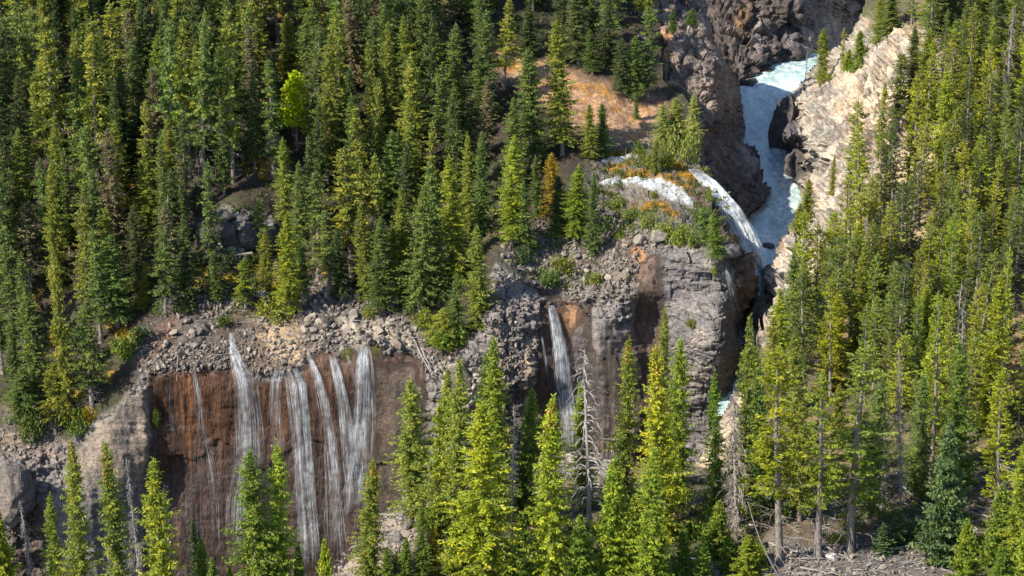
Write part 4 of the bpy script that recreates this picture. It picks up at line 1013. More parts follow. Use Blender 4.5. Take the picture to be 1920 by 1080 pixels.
# the spruces deep in the stand that merge into one mass
def mass(name, sheet, poly, avoid, n, hr, tint, seed, label):
    r = random.Random(seed); vs_, fs_, tn, ti, base, done, tries = [], [], [], [], 0, 0, 0
    src = []
    for k in range(3):
        me = dict(KIND['far', k])['crown']; tr = dict(KIND['far', k])['trunk']
        def arr(m):
            a = np.empty(len(m.vertices) * 3, np.float32); m.vertices.foreach_get('co', a)
            f = np.empty(len(m.loops), np.int32); m.loops.foreach_get('vertex_index', f)
            return a.reshape(-1, 3), f.reshape(-1, 4)
        tt_ = np.empty(len(me.polygons), np.float32); me.attributes['tint'].data.foreach_get('value', tt_)
        src.append((*arr(me), tt_, *arr(tr)))
    us = [p[0] for p in poly]; vv_ = [p[1] for p in poly]
    while done < n and tries < n * 80:
        tries += 1
        u = r.uniform(min(us), max(us)); v = r.uniform(min(vv_), max(vv_))
        if not inside(np.array(u), np.array(v), poly) or any(inside(np.array(u), np.array(v - d), a) for a in avoid for d in (0, 60, 150)):
            continue
        p = sheet.at(u, v)
        if any((p[0] - x) ** 2 + (p[1] - y) ** 2 < 1.7 ** 2 for x, y in ALL):
            continue
        ALL.append((p[0], p[1]))
        cv1, cf, ct, tv1, tf1 = src[r.randrange(3)]
        s = r.uniform(*hr) / TH; w = s * r.uniform(0.85, 1.25); a = r.uniform(0, 6.28)
        m = np.array([[math.cos(a) * w, -math.sin(a) * w, 0], [math.sin(a) * w, math.cos(a) * w, 0], [0, 0, s]])
        for (q, f, t_, mi) in ((cv1, cf, np.clip(ct + r.uniform(-0.25, 0.15), 0, 1), 0), (tv1, tf1, np.zeros(len(tf1)), 1)):
            vs_.append(q @ m.T + p); fs_.append(f + base); base += len(q); tn.append(t_); ti.append(np.full(len(f), mi))
        done += 1
    o = link(name, new_mesh(name, np.concatenate(vs_), np.concatenate(fs_), [M_NEEDLE, M_BARK], False, tint=np.concatenate(tn), midx=np.concatenate(ti)), kind='stuff')
    o.color = (*tint, 1); o['label'] = label
    return done
mass('background_forest', A, [(-40, 640), (-40, -50), (940, -50), (1210, -30), (1225, 60), (1100, 90), (960, 60), (900, 200), (1000, 330), (880, 420), (600, 440), (300, 500), (150, 620)], KEEP_A, 85, (9, 17), (0.070, 0.105, 0.030), 77, 'dim spruces deep in the hillside stand')

# bare and dying trees
for t in [(70, 935, 1165, 30, 'snag', 1), (273, 850, 1165, 30, 'snag', 1), (312, 918, 1195, 36, 'snag', 0), (960, 745, 1015, 34, 'snag', 2), (1105, 640, 985, 60, 'snag', 0), (1690, 640, 968, 26, 'brown', 1), (1652, 810, 958, 36, 'brown', 1),
          (1787, 530, 760, 34, 'snag', 2), (1798, 560, 770, 24, 'snag', 2), (1396, 595, 900, 34, 'snag', 2), (1380, 728, 1012, 56, 'brown', 0), (1618, 400, 640, 26, 'brown', 1), (1868, 5, 300, 34, 'brown', 1), (1845, 120, 330, 30, 'brown', 1), (1512, 95, 140, 12, 'snag', 2), (1527, 690, 1040, 18, 'snag', 3), (1632, 240, 450, 22, 'snag', 2), (1805, 320, 520, 22, 'snag', 2), (1174, 270, 315, 6, 'snag', 3), (1176, 320, 382, 5, 'snag', 3)]:
    sh = A if t[0] in (1174, 1176) else D
    e = stand(sh, t[0], t[1], t[2], t[3], t[4], 'grey', rt, 'bare')
    for ch in e.children:
        ch.data = dict(KIND[t[4], t[5]])[ch.name.split('.')[0]]
# the yellow poplar, the rust-brown young tree and the shrubs
stand(A, 557, 128, 282, 62, 'broad', 'lime', rt, 'poplar')
stand(D, 1771, 518, 600, 24, 'dense', 'rust', rt, 'rust')
for (u, vt, vb, w, c) in [(1585, 330, 470, 34, 'olive'), (1622, 330, 520, 36, 'yellow'), (1570, 420, 560, 34, 'bright'), (1648, 250, 440, 34, 'olive'), (1668, 200, 390, 32, 'mid'), (1535, 470, 600, 32, 'olive'), (1700, 180, 380, 36, 'bright')]:
    stand(D, u, vt, vb, w, 'pine', c, rt, 'right')
SHRUBS = [(1150, 355, 385, 40, 'olive'), (1175, 380, 408, 34, 'pale'), (1130, 400, 432, 44, 'mid'), (1160, 415, 445, 34, 'olive'), (1330, 345, 372, 20, 'olive'), (1310, 380, 412, 26, 'mid'), (1225, 345, 366, 16, 'olive'), (470, 520, 552, 44, 'mid'), (620, 505, 530, 34, 'olive'), (690, 560, 590, 34, 'olive'), (420, 470, 500, 40, 'dark'), (370, 468, 496, 40, 'blue'), (470, 466, 492, 44, 'mid'), (530, 520, 560, 60, 'bright'), (520, 560, 600, 70, 'olive'), (228, 610, 660, 70, 'fresh'), (262, 600, 640, 50, 'blue'), (795, 575, 612, 50, 'bright'), (830, 600, 650, 80, 'fresh'), (770, 560, 590, 40, 'mid'), (100, 740, 800, 70, 'mid'), (150, 760, 810, 50, 'fresh'), (60, 770, 830, 50, 'mid'), (290, 760, 800, 24, 'mid'),
          (1215, 395, 430, 34, 'pale'), (1240, 400, 440, 44, 'pale'), (1265, 405, 448, 40, 'bright'), (1290, 412, 452, 40, 'pale'), (1300, 425, 460, 30, 'pale'), (1190, 385, 415, 28, 'pale'), (1260, 225, 290, 50, 'pale'), (1290, 235, 300, 44, 'pale'), (1215, 280, 315, 44, 'olive'), (1245, 285, 320, 40, 'olive'), (1200, 265, 300, 30, 'bright'), (1030, 495, 530, 44, 'mid'), (1060, 470, 510, 50, 'olive'), (1110, 500, 530, 34, 'olive'), (985, 455, 490, 44, 'blue'), (1090, 400, 440, 60, 'mid'), (1050, 400, 440, 44, 'fresh'),
          (1545, 130, 155, 40, 'olive'), (1602, 100, 130, 40, 'bright'), (1645, 65, 82, 22, 'yellow'), (1585, 115, 132, 24, 'bright'), (1300, 950, 1000, 60, 'fresh'), (1350, 985, 1040, 70, 'fresh'), (1425, 1000, 1060, 50, 'bright'), (1470, 940, 985, 50, 'mid'), (1600, 955, 1000, 50, 'olive'), (1720, 960, 1010, 70, 'blue'), (1750, 1000, 1030, 50, 'mid'), (1840, 980, 1040, 60, 'fresh'), (1060, 990, 1060, 70, 'fresh'), (1000, 1030, 1090, 60, 'bright'), (880, 1040, 1095, 60, 'bright'), (740, 1030, 1075, 40, 'fresh'), (1570, 990, 1015, 40, 'yellow'), (1130, 1020, 1090, 70, 'fresh'), (1200, 1010, 1080, 60, 'bright'), (1268, 1040, 1090, 50, 'fresh'),
          (1295, 590, 610, 20, 'olive'), (1338, 490, 510, 14, 'yellow'), (390, 500, 545, 60, 'blue'), (340, 540, 580, 50, 'mid'), (300, 560, 590, 40, 'mid'), (140, 600, 650, 60, 'dark'), (420, 585, 605, 40, 'mid'), (245, 360, 392, 40, 'orange'), (228, 335, 356, 34, 'orange'), (160, 490, 520, 44, 'orange'), (100, 622, 644, 24, 'orange'), (165, 760, 790, 30, 'orange'), (255, 172, 192, 26, 'orange')]
for (u, vt, vb, w, c) in SHRUBS:
    stand(A if (u < 1000 and vb < 850) or (u < 1345 and vb < 640) else D, u, vt, vb, w, 'shrub', c, rt, 'shrub')
# ---------------------------------------------------------------- falling water
def waterfall(name, path, strands, label, sheet=A, off=0.55, seed=0, wide=(0.025, 0.10), strength=0.9, veil=0.22, spread=1.0):
    """path: (u, v, width) or (u, v, width, Y); many thin ribbons that follow the rock face"""
    r = np.random.default_rng(seed)
    pu = np.array([p[0] for p in path], float); pv = np.array([p[1] for p in path], float); pw = np.array([p[2] for p in path], float)
    py = np.array([p[3] for p in path], float) if len(path[0]) > 3 else None
    n = max(8, int((pv[-1] - pv[0]) / 7))
    T = np.linspace(0, 1, n)
    tv = (pv - pv[0]) / (pv[-1] - pv[0])
    vs_, fs_, cs_, base = [], [], [], 0
    def ribbon(s0, t0, t1, w0, al, o):
        nonlocal base
        t = T[(T >= t0) & (T <= t1)]
        if len(t) < 3:
            return
        v = pv[0] + t * (pv[-1] - pv[0])
        wander = np.cumsum(r.normal(0, 0.8, len(t))) * 0.6
        u = np.interp(t, tv, pu) + s0 * np.interp(t, tv, pw) * spread + wander
        if py is None:
            Y = np.array([sheet.at(a, b)[1] for a, b in zip(u, v)])
            k = np.ones(7) / 7; Y = np.convolve(np.pad(Y, 3, 'edge'), k, 'valid')
        else:
            Y = np.interp(t, tv, py)
        Y = Y - o * (0.4 + 0.6 * np.minimum(1, (t - t0) * 4 + 0.25))
        c = place(u, v, Y)
        w = w0 * (0.7 + 0.6 * r.random(len(t))) * (0.5 + 0.5 * np.sin(np.pi * np.clip((t - t0) / (t1 - t0 + 1e-6), 0, 1)) ** 0.5)
        a = al * (0.62 + 0.38 * np.sin(t * 17 + o * 9 + r.uniform(0, 1.5))) * np.clip(np.minimum((t - t0) * 9 + 0.22, (t1 - t) * 5 + 0.08), 0, 1)
        lf = c.copy(); lf[:, 0] -= w / 2; rt_ = c.copy(); rt_[:, 0] += w / 2; c = c.copy(); c[:, 1] -= w * 0.3
        vv_ = np.stack([lf, c, rt_], 1).reshape(-1, 3); m = len(t)
        i = np.arange(m - 1)[:, None] * 3 + np.arange(2)[None]
        f = np.stack([i, i + 1, i + 4, i + 3], -1).reshape(-1, 4) + base
        col = np.ones((m, 3, 4)); col[..., 3] = a[:, None]; col[:, 0, 3] *= 0.35; col[:, 2, 3] *= 0.35
        vs_.append(vv_); fs_.append(f); cs_.append(col.reshape(-1, 4)); base += m * 3
    subs = r.uniform(-0.45, 0.45, 4)
    for k in range(5 if veil else 0):
        ribbon(r.uniform(-0.32, 0.32), r.uniform(0, 0.25), r.uniform(0.75, 1.0), float(pw.mean()) / 16.0 * r.uniform(0.25, 0.5), veil * 0.5, off * 0.7)
    for k in range(int(strands * 2.4)):
        s0 = r.uniform(-0.6, 0.6) if r.random() < 0.45 else float(np.clip(r.choice(subs) + r.normal(0, 0.09), -0.6, 0.6))
        t0 = 0.0 if r.random() < 0.45 else r.uniform(0, 0.75)
        t1 = min(1.0, t0 + r.uniform(0.18, 0.9))
        ribbon(s0, t0, t1, r.uniform(*wide), strength * r.uniform(0.25, 1.0), off * r.uniform(0.6, 1.5))
    me = new_mesh(name, np.concatenate(vs_), np.concatenate(fs_), M_FALL, True, np.concatenate(cs_))
    o = link(name, me)
    tag(o, label, 'waterfall', 'waterfalls of the gorge')
    return o

waterfall('waterfall', [(1299, 317, 14, 324.6), (1326, 340, 24, 321.5), (1356, 386, 40, 319.8), (1378, 434, 52, 318.6), (1398, 484, 54, 317.6), (1411, 530, 48, 316.4), (1414, 560, 42, 315.4)], 240, 'largest white fall plunging from the mossy bench into the pale blue river', off=0.8, seed=1, wide=(0.08, 0.34), strength=1.9, veil=2.0, spread=1.1)
waterfall('waterfall', [(1345, 428, 8, 318.5), (1358, 442, 18, 318.2), (1380, 465, 24, 317.8), (1398, 500, 22, 317.0)], 36, 'short side veil spilling beside the largest fall just above its foot', off=0.8, seed=2, veil=0.4)
waterfall('waterfall', [(1362, 500, 5), (1368, 530, 10), (1376, 560, 14), (1388, 600, 18), (1391, 612, 18)], 40, 'short thin fall at the dark edge of the grey layered buttress', off=0.6, seed=3)
waterfall('waterfall', [(1033, 572, 10), (1042, 610, 15), (1050, 660, 20), (1058, 730, 26), (1064, 800, 28), (1066, 890, 28)], 130, 'single narrow fall in the brown recess between two crumbling spurs', off=0.7, seed=4, strength=1.3, veil=0.9)
waterfall('waterfall', [(1016, 630, 3), (1022, 670, 4), (1027, 720, 5)], 8, 'trickle down the spur beside the single narrow fall', off=0.5, seed=5, veil=0)
waterfall('waterfall', [(433, 625, 8), (436, 655, 12), (446, 680, 22), (460, 720, 36), (466, 790, 42), (468, 860, 44), (455, 940, 50), (452, 1040, 50)], 150, 'broad stepped fall that starts highest in the rubble above the brown wall', off=0.55, seed=6)
waterfall('waterfall', [(524, 690, 14), (516, 720, 16), (516, 770, 24), (522, 860, 30)], 50, 'faint fall forking off beside the bright fall below the tan rubble', off=0.5, seed=7, strength=0.7, veil=0.15)
waterfall('waterfall', [(543, 690, 24), (555, 720, 32), (562, 780, 32), (568, 860, 30), (574, 950, 30), (580, 1070, 36)], 150, 'bright fall under the tan rubble, third from the slanting slab', off=0.55, seed=8)
waterfall('waterfall', [(577, 662, 5), (592, 700, 12), (606, 750, 16), (616, 810, 18), (624, 890, 24), (632, 1050, 36)], 90, 'slender slanting fall between the bright fall and the two broad falls', off=0.5, seed=9)
waterfall('waterfall', [(622, 665, 10), (632, 700, 15), (643, 750, 18), (654, 830, 22), (664, 900, 26), (668, 960, 30)], 90, 'narrow bent fall just beside the last broad fall of the brown wall', off=0.5, seed=10)
waterfall('waterfall', [(684, 648, 16), (684, 690, 28), (685, 740, 30), (682, 800, 36), (676, 880, 44), (664, 980, 50)], 150, 'widest straight fall at the end of the brown wall next to bare rock', off=0.6, seed=11, veil=0.4)
waterfall('waterfall', [(650, 662, 3), (660, 700, 4), (672, 735, 6)], 8, 'thread of water slanting into the widest straight fall', off=0.4, seed=12, veil=0)
waterfall('waterfall', [(362, 690, 6), (370, 740, 9), (376, 800, 16), (384, 870, 34), (392, 940, 44), (396, 1040, 50)], 30, 'thin dripping fall that fans out into spray over the brown wall', off=0.4, seed=13, strength=0.55, veil=0, wide=(0.03, 0.09))
waterfall('waterfall', [(316, 700, 6), (318, 760, 8), (322, 850, 12)], 8, 'barely wet trickle on the brown wall nearest the slanting slab', off=0.3, seed=14, strength=0.4, veil=0, wide=(0.03, 0.08))
def stream(path, label, seed):
    """shallow white water running over the bench: a lumpy sheet between two banks; path: (u, v of the far edge, v of the near edge)"""
    us = np.linspace(path[0][0], path[-1][0], 70); k = np.linspace(0, 1, 9)
    a = np.interp(us, [p[0] for p in path], [p[1] for p in path]); b = np.interp(us, [p[0] for p in path], [p[2] for p in path])
    nz = fbm(np.stack([us * 0.11, us * 0 + seed, us * 0], -1), 4, seed) * 1.6
    pts = np.array([[A.at(u, x0 * (1 - q) + x1 * q + d) for q in k] for u, x0, x1, d in zip(us, a, b, nz)])
    pts[..., 2] += 0.30 * np.sin(np.pi * k)[None] + fbm(pts * 1.2, 3, seed)[...] * 0.15 + 0.08
    pts[..., 1] -= 0.25
    col = np.ones(pts.shape[:2] + (4,)); col[..., 3] = np.clip(np.sin(np.pi * k)[None] * 2.4 + fbm(pts * 0.8, 3, seed + 2) * 0.9, 0.1, 1.3)
    n0, n1_ = pts.shape[:2]; ix = np.arange(n0 * n1_).reshape(n0, n1_)
    f = np.stack([ix[:-1, :-1], ix[1:, :-1], ix[1:, 1:], ix[:-1, 1:]], -1).reshape(-1, 4)
    o = link('cascade', new_mesh('cascade', pts.reshape(-1, 3), f, M_FALL, True, col.reshape(-1, 4)))
    tag(o, label, 'stream')
stream([(1128, 296, 304), (1150, 289, 304), (1180, 288, 299), (1205, 294, 300), (1228, 298, 302)], 'upper white stream crossing the mossy bench towards the largest fall', 3)
stream([(1125, 338, 344), (1165, 332, 342), (1200, 334, 352), (1240, 340, 366), (1276, 352, 376), (1300, 372, 386)], 'lower white stream fanning over grey rock in front of the orange moss', 7)

# ---------------------------------------------------------------- stones
def stone_mesh(seed, flat=0.7, sub=1):
    r = np.random.default_rng(seed)
    import bmesh
    bm = bmesh.new(); bmesh.ops.create_icosphere(bm, subdivisions=sub, radius=0.5)
    ax = r.normal(0, 1, (7, 3)); ax /= np.linalg.norm(ax, axis=1, keepdims=True); lim = r.uniform(0.24, 0.42, 7)
    for v in bm.verts:
        c = np.array(v.co) * (1 + r.normal(0, 0.10))
        for a, l in zip(ax, lim):
            k = c @ a
            if k > l:
                c = c - a * (k - l)
        v.co = Vector((c[0] * 1.3, c[1], c[2] * flat))
    vv_ = np.array([v.co for v in bm.verts]); ff = np.array([[q.index for q in f.verts] for f in bm.faces]); bm.free()
    return vv_, ff
STV = [stone_mesh(300 + k, 0.55 + 0.08 * (k % 5)) for k in range(7)]
STM = [new_mesh('stone', v, f, M_STONE, False) for v, f in STV]

def scatter_uv(polys, n, r, dens=None):
    out = []
    w = [abs(sum(p[i][0] * p[(i + 1) % len(p)][1] - p[(i + 1) % len(p)][0] * p[i][1] for i in range(len(p)))) for p in polys]
    while len(out) < n:
        p = r.choices(polys, w)[0]
        u = r.uniform(min(q[0] for q in p), max(q[0] for q in p)); v = r.uniform(min(q[1] for q in p), max(q[1] for q in p))
        if inside(np.array(u), np.array(v), p):
            out.append((u, v))
    return out

def joined_stones(name, sheet, spots, size, r, mat=M_STONE):
    vs_, fs_, tn, base = [], [], [], 0
    for (u, v) in spots:
        if u < 1000 and v < 640 + 20 * (u > 560) and float(vnoise(np.array([[u * 0.02, v * 0.03, 3.3]]), 7)[0]) < (0.15 if u < 560 else -0.25):
            continue
        sv_, sf = STV[r.randrange(7)]
        s = size[0] * (size[1] / size[0]) ** (r.random() ** 1.8)
        m = np.array(Euler((r.uniform(0, 6.3), r.uniform(0, 6.3), r.uniform(0, 6.3))).to_matrix())
        p = sheet.at(u, v)
        vs_.append((sv_ * s) @ m.T + p + np.array((0, -0.1, s * 0.12))); fs_.append(sf + base); base += len(sv_)
        tn.append(np.full(len(sf), r.random()))
    o = link(name, new_mesh(name, np.concatenate(vs_), np.concatenate(fs_), mat, False, tint=np.concatenate(tn)), kind='stuff')
    return o

rs = random.Random(40)
def loose_stones(parent, sheet, polys, n, size):
    for (u, v) in scatter_uv(polys, n, rs):
        p = sheet.at(u, v); s = size[0] * (size[1] / size[0]) ** (rs.random() ** 2.0)
        o = bpy.data.objects.new('stone', STM[rs.randrange(7)]); COL.objects.link(o)
        o.parent = parent; o.location = p + np.array((0, -0.15, s * 0.12))
        o.rotation_euler = (rs.uniform(0, 6.3), rs.uniform(0, 6.3), rs.uniform(0, 6.3)); o.scale = (s, s, s)
TAL_A = [(300, 600), (420, 560), (440, 640), (300, 685)]; TAL_B = [(560, 560), (620, 525), (690, 550), (770, 610), (800, 660), (700, 650), (560, 640)]; TAL_C = [(940, 470), (1010, 460), (1080, 430), (1120, 425), (1200, 430), (1290, 445), (1190, 470), (1170, 545), (1080, 555), (1000, 520)]
SPUR = [(905, 560), (990, 560), (1010, 660), (960, 720), (890, 700)]
loose_stones(hillside, A, [TAL_B, TAL_B, TAL_A], 200, (0.42, 1.75))
loose_stones(hillside, A, [TAL_C], 90, (0.4, 1.6))
BANK1 = [(1100, 1055), (1350, 1040), (1450, 1018), (1640, 1018), (1800, 1035), (1820, 1090), (1100, 1100)]; BANK2 = [(610, 1075), (720, 960), (785, 905), (800, 1000), (720, 1080)]; BANK3 = [(1030, 850), (1140, 855), (1120, 890), (1030, 885)]
loose_stones(bank, D, [BANK1, BANK1, BANK2, BANK3], 170, (0.4, 1.1))
tal = joined_stones('talus_rubble', A, scatter_uv([TALUS, TALUS], 4600, rs) + scatter_uv([TALUS2], 1800, rs) + scatter_uv([SPUR], 900, rs) + scatter_uv([(p) for p in [[(0, 770), (60, 760), (130, 850), (90, 870), (0, 860)]]], 250, rs), (0.12, 0.75), rs)
tal['label'] = 'grey and tan broken stones heaped along the cliff top'
bnk = joined_stones('riverbank_rubble', D, scatter_uv([BANK1], 1000, rs) + scatter_uv([BANK2, BANK3], 700, rs), (0.14, 0.6), rs)
bnk['label'] = 'loose grey stones over the near bank'

def boulder(u, v, w, h, label, sheet=A, seed=0, colr=None, depth=1.0, lift=0.35):
    p = sheet.at(u, v); k = px_per_m(p)
    import bmesh
    r = np.random.default_rng(seed)
    bm = bmesh.new(); bmesh.ops.create_icosphere(bm, subdivisions=4, radius=0.5)
    ax = r.normal(0, 1, (12, 3)); ax /= np.linalg.norm(ax, axis=1, keepdims=True); lim = r.uniform(0.27, 0.42, 12)
    c = np.array([q.co for q in bm.verts])
    for a, l in zip(ax, lim):
        d = c @ a - l
        c = c - a * np.where(d > 0, d * 0.93, 0)[:, None]
    c = c * np.array((w / k * 1.25, w / k * depth, h / k * 1.25))
    c = c * (1 + 0.10 * fbm(c * 0.9 + seed, 4, seed) + 0.06 * (worley(c * 0.9, seed)[2] - 0.5))[:, None]
    ff = np.array([[q.index for q in f.verts] for f in bm.faces]); bm.free()
    cl = np.tile(np.array(colr or (0.072, 0.066, 0.066, 1.0)), (len(c), 1))
    o = link('boulder', new_mesh('boulder', c, ff, M_GROUND, False, cl), loc=p + np.array((0, 0, h / k * lift)))
    tag(o, label, 'boulder')
    return o
G = 'grey boulder'
boulder(385, 460, 46, 52, 'tall grey boulder at the lit end of the forest outcrop', seed=1)
boulder(425, 455, 40, 50, 'split grey boulder in the middle of the forest outcrop', seed=2)
boulder(465, 460, 48, 52, 'broad grey boulder of the forest outcrop beside a small spruce', seed=3)
boulder(500, 462, 40, 52, 'rounded grey boulder at the shaded end of the forest outcrop', seed=4)
boulder(412, 412, 50, 22, 'low flat boulder lying on top of the forest outcrop', seed=5)
boulder(20, 960, 76, 120, 'huge rounded brown boulder on the cliff beside the slanting slab', seed=6, colr=(0.17, 0.145, 0.13, 1))
boulder(852, 735, 50, 80, 'smooth pale slab below the paired logs at the cliff top', seed=7, colr=(0.27, 0.23, 0.19, 1), depth=0.5, lift=0.1)
boulder(490, 562, 26, 14, 'lone pale flat stone in the scrub above the rubble', seed=8, colr=(0.36, 0.31, 0.28, 1))
boulder(1432, 462, 22, 12, 'small dark rock breaking the river surface below the bend', sheet=D, seed=9, colr=(0.09, 0.085, 0.085, 1)).location = place(1440, 462, 330.0)
for _a in ((1474, 250, 368.0, 58, 118, 21, 'big dark rock knob jutting into the river at its bend'), (1494, 312, 355.5, 44, 76, 22, 'smaller dark knob at the foot of the pale rock downstream of the bend'), (1420, 590, 308.6, 40, 60, 23, 'dark rock block at the mouth of the black slot')):
    boulder(_a[0], _a[1], _a[3], _a[4], _a[6], sheet=D, seed=_a[5], colr=(0.085, 0.075, 0.075, 0.7)).location = place(_a[0], _a[1], _a[2])
boulder(1560, 1046, 20, 18, 'small white round stone among driftwood on the near bank', sheet=D, seed=10, colr=(0.5, 0.47, 0.44, 1))
boulder(760, 985, 34, 30, 'grey boulder on the bank under the brown wall end', sheet=D, seed=11, colr=(0.3, 0.27, 0.25, 1))
boulder(742, 1010, 30, 22, 'squat grey boulder half buried in branches on the bank', sheet=D, seed=12, colr=(0.26, 0.23, 0.21, 1))
boulder(1088, 872, 46, 22, 'low grey boulder on the bank at the foot of the narrow fall', sheet=D, seed=13, colr=(0.28, 0.25, 0.235, 1))
boulder(1232, 450, 30, 26, 'weathered boulder perched on the rim above the grey buttress', seed=14, colr=(0.27, 0.23, 0.195, 1))
boulder(1200, 455, 24, 20, 'small boulder perched on the rim over the dark recess', seed=15, colr=(0.27, 0.235, 0.2, 1))
boulder(1372, 478, 40, 24, 'mossy edge boulder under the small rim spruces', seed=16, colr=(0.22, 0.2, 0.18, 1))

# ---------------------------------------------------------------- logs and fallen wood
def log(u0, v0, u1, v1, r, label, sheet=D, lift=0.25, twigs=0, seed=0, mat=None, stump_up=0.0):
    rr = np.random.default_rng(seed + 700)
    a = sheet.at(u0, v0); b = sheet.at(u1, v1)
    a = a + np.array((0, -0.3, lift)); b = b + np.array((0, -0.3, lift + stump_up))
    s = np.linspace(0, 1, 8)[:, None]
    p = a * (1 - s) + b * s + np.concatenate([np.zeros((1, 3)), rr.normal(0, 0.05, (6, 3)), np.zeros((1, 3))])
    o0 = p[0].copy(); p = p - o0
    e = bpy.data.objects.new('fallen_log', None); COL.objects.link(e); e.location = o0
    tv_, tf_ = tubes([p], [np.linspace(r, r * 0.45, 8)], 7)
    link('log_trunk', new_mesh('log_trunk', tv_, tf_, mat or M_DEAD, True), e)
    if twigs:
        ps, rs_ = [], []
        L = np.linalg.norm(p[-1])
        for k in range(twigs):
            t = rr.uniform(0.15, 1.0); c = p[0] * (1 - t) + p[-1] * t
            d = rr.normal(0, 1, 3); d -= p[-1] / L * (d @ p[-1]) / L; d /= np.linalg.norm(d); d[2] = d[2] * 0.7 + 0.1
            ln = rr.uniform(0.3, 0.9) * (1.2 - 0.5 * t)
            q1 = c + d * ln * 0.5 + rr.normal(0, 0.05, 3); q2 = c + d * ln + p[-1] / L * ln * 0.35
            ps.append([c, q1, q2]); rs_.append([0.024, 0.017, 0.008])
            for _ in range(2):
                ps.append([q1, q1 + rr.normal(0, 0.16, 3), q1 + rr.normal(0, 0.28, 3)]); rs_.append([0.013, 0.009, 0.005])
        bv_, bf_ = tubes(ps, rs_, 3)
        link('bare_branches', new_mesh('bare_branches', bv_, bf_, mat or M_DEAD, False), e)
    tag(e, label, 'log', 'fallen logs and driftwood')
    return e
LG = [
    (765, 620, 812, 706, .14, 'longer of the paired pale logs hanging over the rubble edge', A, 10), (790, 655, 815, 706, .11, 'shorter of the paired pale logs hanging over the rubble edge', A, 6),
    (708, 965, 790, 972, .13, 'bleached log with bristling twigs on the bank beside the widest fall', D, 46), (655, 1030, 735, 992, .12, 'branchy bleached log in front of the slender orange-topped spruce', D, 40), (720, 1078, 775, 1060, .15, 'thick pale log at the lower frame edge on the bank', D, 0),
    (770, 1000, 735, 1050, .10, 'short bleached log on the bank among grey boulders', D, 8), (985, 1052, 1020, 1078, .13, 'pale straight log in the gap before the tall yellow spruce', D, 0), (1050, 872, 1085, 886, .10, 'short log at the foot of the narrow fall', D, 4),
    (1440, 1020, 1520, 1042, .13, 'grey log lying along the bank behind the leaning white pole', D, 8), (1455, 1052, 1545, 1046, .11, 'level grey log across the driftwood at the leaning pole', D, 6), (1530, 1010, 1600, 1052, .12, 'crossed log pointing at the white round stone', D, 8), (1555, 1000, 1590, 1045, .09, 'thin log crossing another near the white round stone', D, 6),
    (1500, 1068, 1570, 1080, .12, 'log cut by the lower frame edge below the white round stone', D, 4), (1640, 1040, 1720, 1020, .10, 'grey log among rubble between the two blue-green saplings', D, 8), (1690, 1060, 1770, 1046, .10, 'bleached log in the rubble beside the lit young spruce', D, 8), (1730, 1030, 1790, 1066, .09, 'thin log slanting through the rubble by the lit young spruce', D, 6),
    (1680, 905, 1735, 950, .17, 'fallen trunk sloping down behind the tall bare brown tree', D, 6), (1690, 965, 1722, 1010, .14, 'short fallen trunk at the foot of the tall bare brown tree', D, 6), (1640, 948, 1690, 944, .09, 'level stick in the clearing by the broken bare tree', D, 6), (1800, 905, 1850, 900, .10, 'bleached log in shade under the open yellow pine', D, 10),
    (1820, 960, 1870, 975, .10, 'log half hidden behind the fresh green young spruces', D, 6), (1290, 1050, 1370, 1060, .11, 'bleached log at the edge of the bank below young spruces', D, 8), (1340, 1072, 1420, 1066, .10, 'log in front of the round bright young spruce', D, 6), (1290, 945, 1330, 950, .12, 'pale log on the bare tan clearing at the gorge edge', D, 6), (1405, 988, 1440, 996, .12, 'short lit log beside the yellow pine trunk', D, 0),
    (395, 640, 428, 690, .05, 'thin bare stem hanging over the brown wall beside the stepped fall', A, 6), (335, 668, 332, 715, .05, 'bare root dangling down the brown wall top', A, 4), (1310, 262, 1365, 315, .09, 'long bare log sliding down the dark gorge shoulder', SB, 4), (985, 530, 1010, 520, .07, 'small bare log on the talus above the narrow fall', A, 8), (640, 120, 686, 140, .06, 'pale broken stem leaning between spruces high on the slope', A, 4),
    (420, 582, 465, 584, .05, 'level bare stick in the scrub above the stepped fall', A, 8), (1170, 560, 1195, 545, .06, 'bleached curved branch at the rim of the dark recess', A, 10), (905, 620, 925, 606, .06, 'bent bare branch beside the spur and the rim spruces', A, 6), (1450, 130, 1468, 152, .10, 'short log stranded in the river below the far wall', SE, 0)]
for k, (a, b, c, d, r_, lab, sh, tw) in enumerate(LG):
    log(a, b, c, d, r_, lab, sh, twigs=tw, seed=k, lift=0.3 if sh is D else 0.2)
# the white pole that leans against the pine
p0 = D.at(1462, 1085); p1 = place(1402, 940, p0[1] - 0.2)
e = bpy.data.objects.new('fallen_log', None); COL.objects.link(e); e.location = p0
q = np.linspace(0, 1, 8)[:, None] * (p1 - p0)[None]; q[:, 0] -= np.sin(np.linspace(0, np.pi, 8)) * 0.35
tv_, tf_ = tubes([q], [np.linspace(0.09, 0.04, 8)], 6); link('log_trunk', new_mesh('log_trunk', tv_, tf_, M_DEAD, True), e)
tag(e, 'tall thin white pole leaning across the yellow pine', 'log', 'fallen logs and driftwood')
# the toppled spruce below the forest outcrop
parts = KIND['thin', 1]
pb = A.at(470, 492); e = bpy.data.objects.new('fallen_spruce', None); COL.objects.link(e); e.location = pb + np.array((0, -1.0, 1.6))
e.rotation_euler = (0, math.radians(-93), 0.15); e.scale = (0.75, 0.75, 0.72)
for pn, me in parts:
    o = bpy.data.objects.new(pn, me); COL.objects.link(o); o.parent = e; o.color = (*GREEN['blue'], 1)
tag(e, 'toppled spruce lying level with drooping branches below the forest outcrop', 'tree')

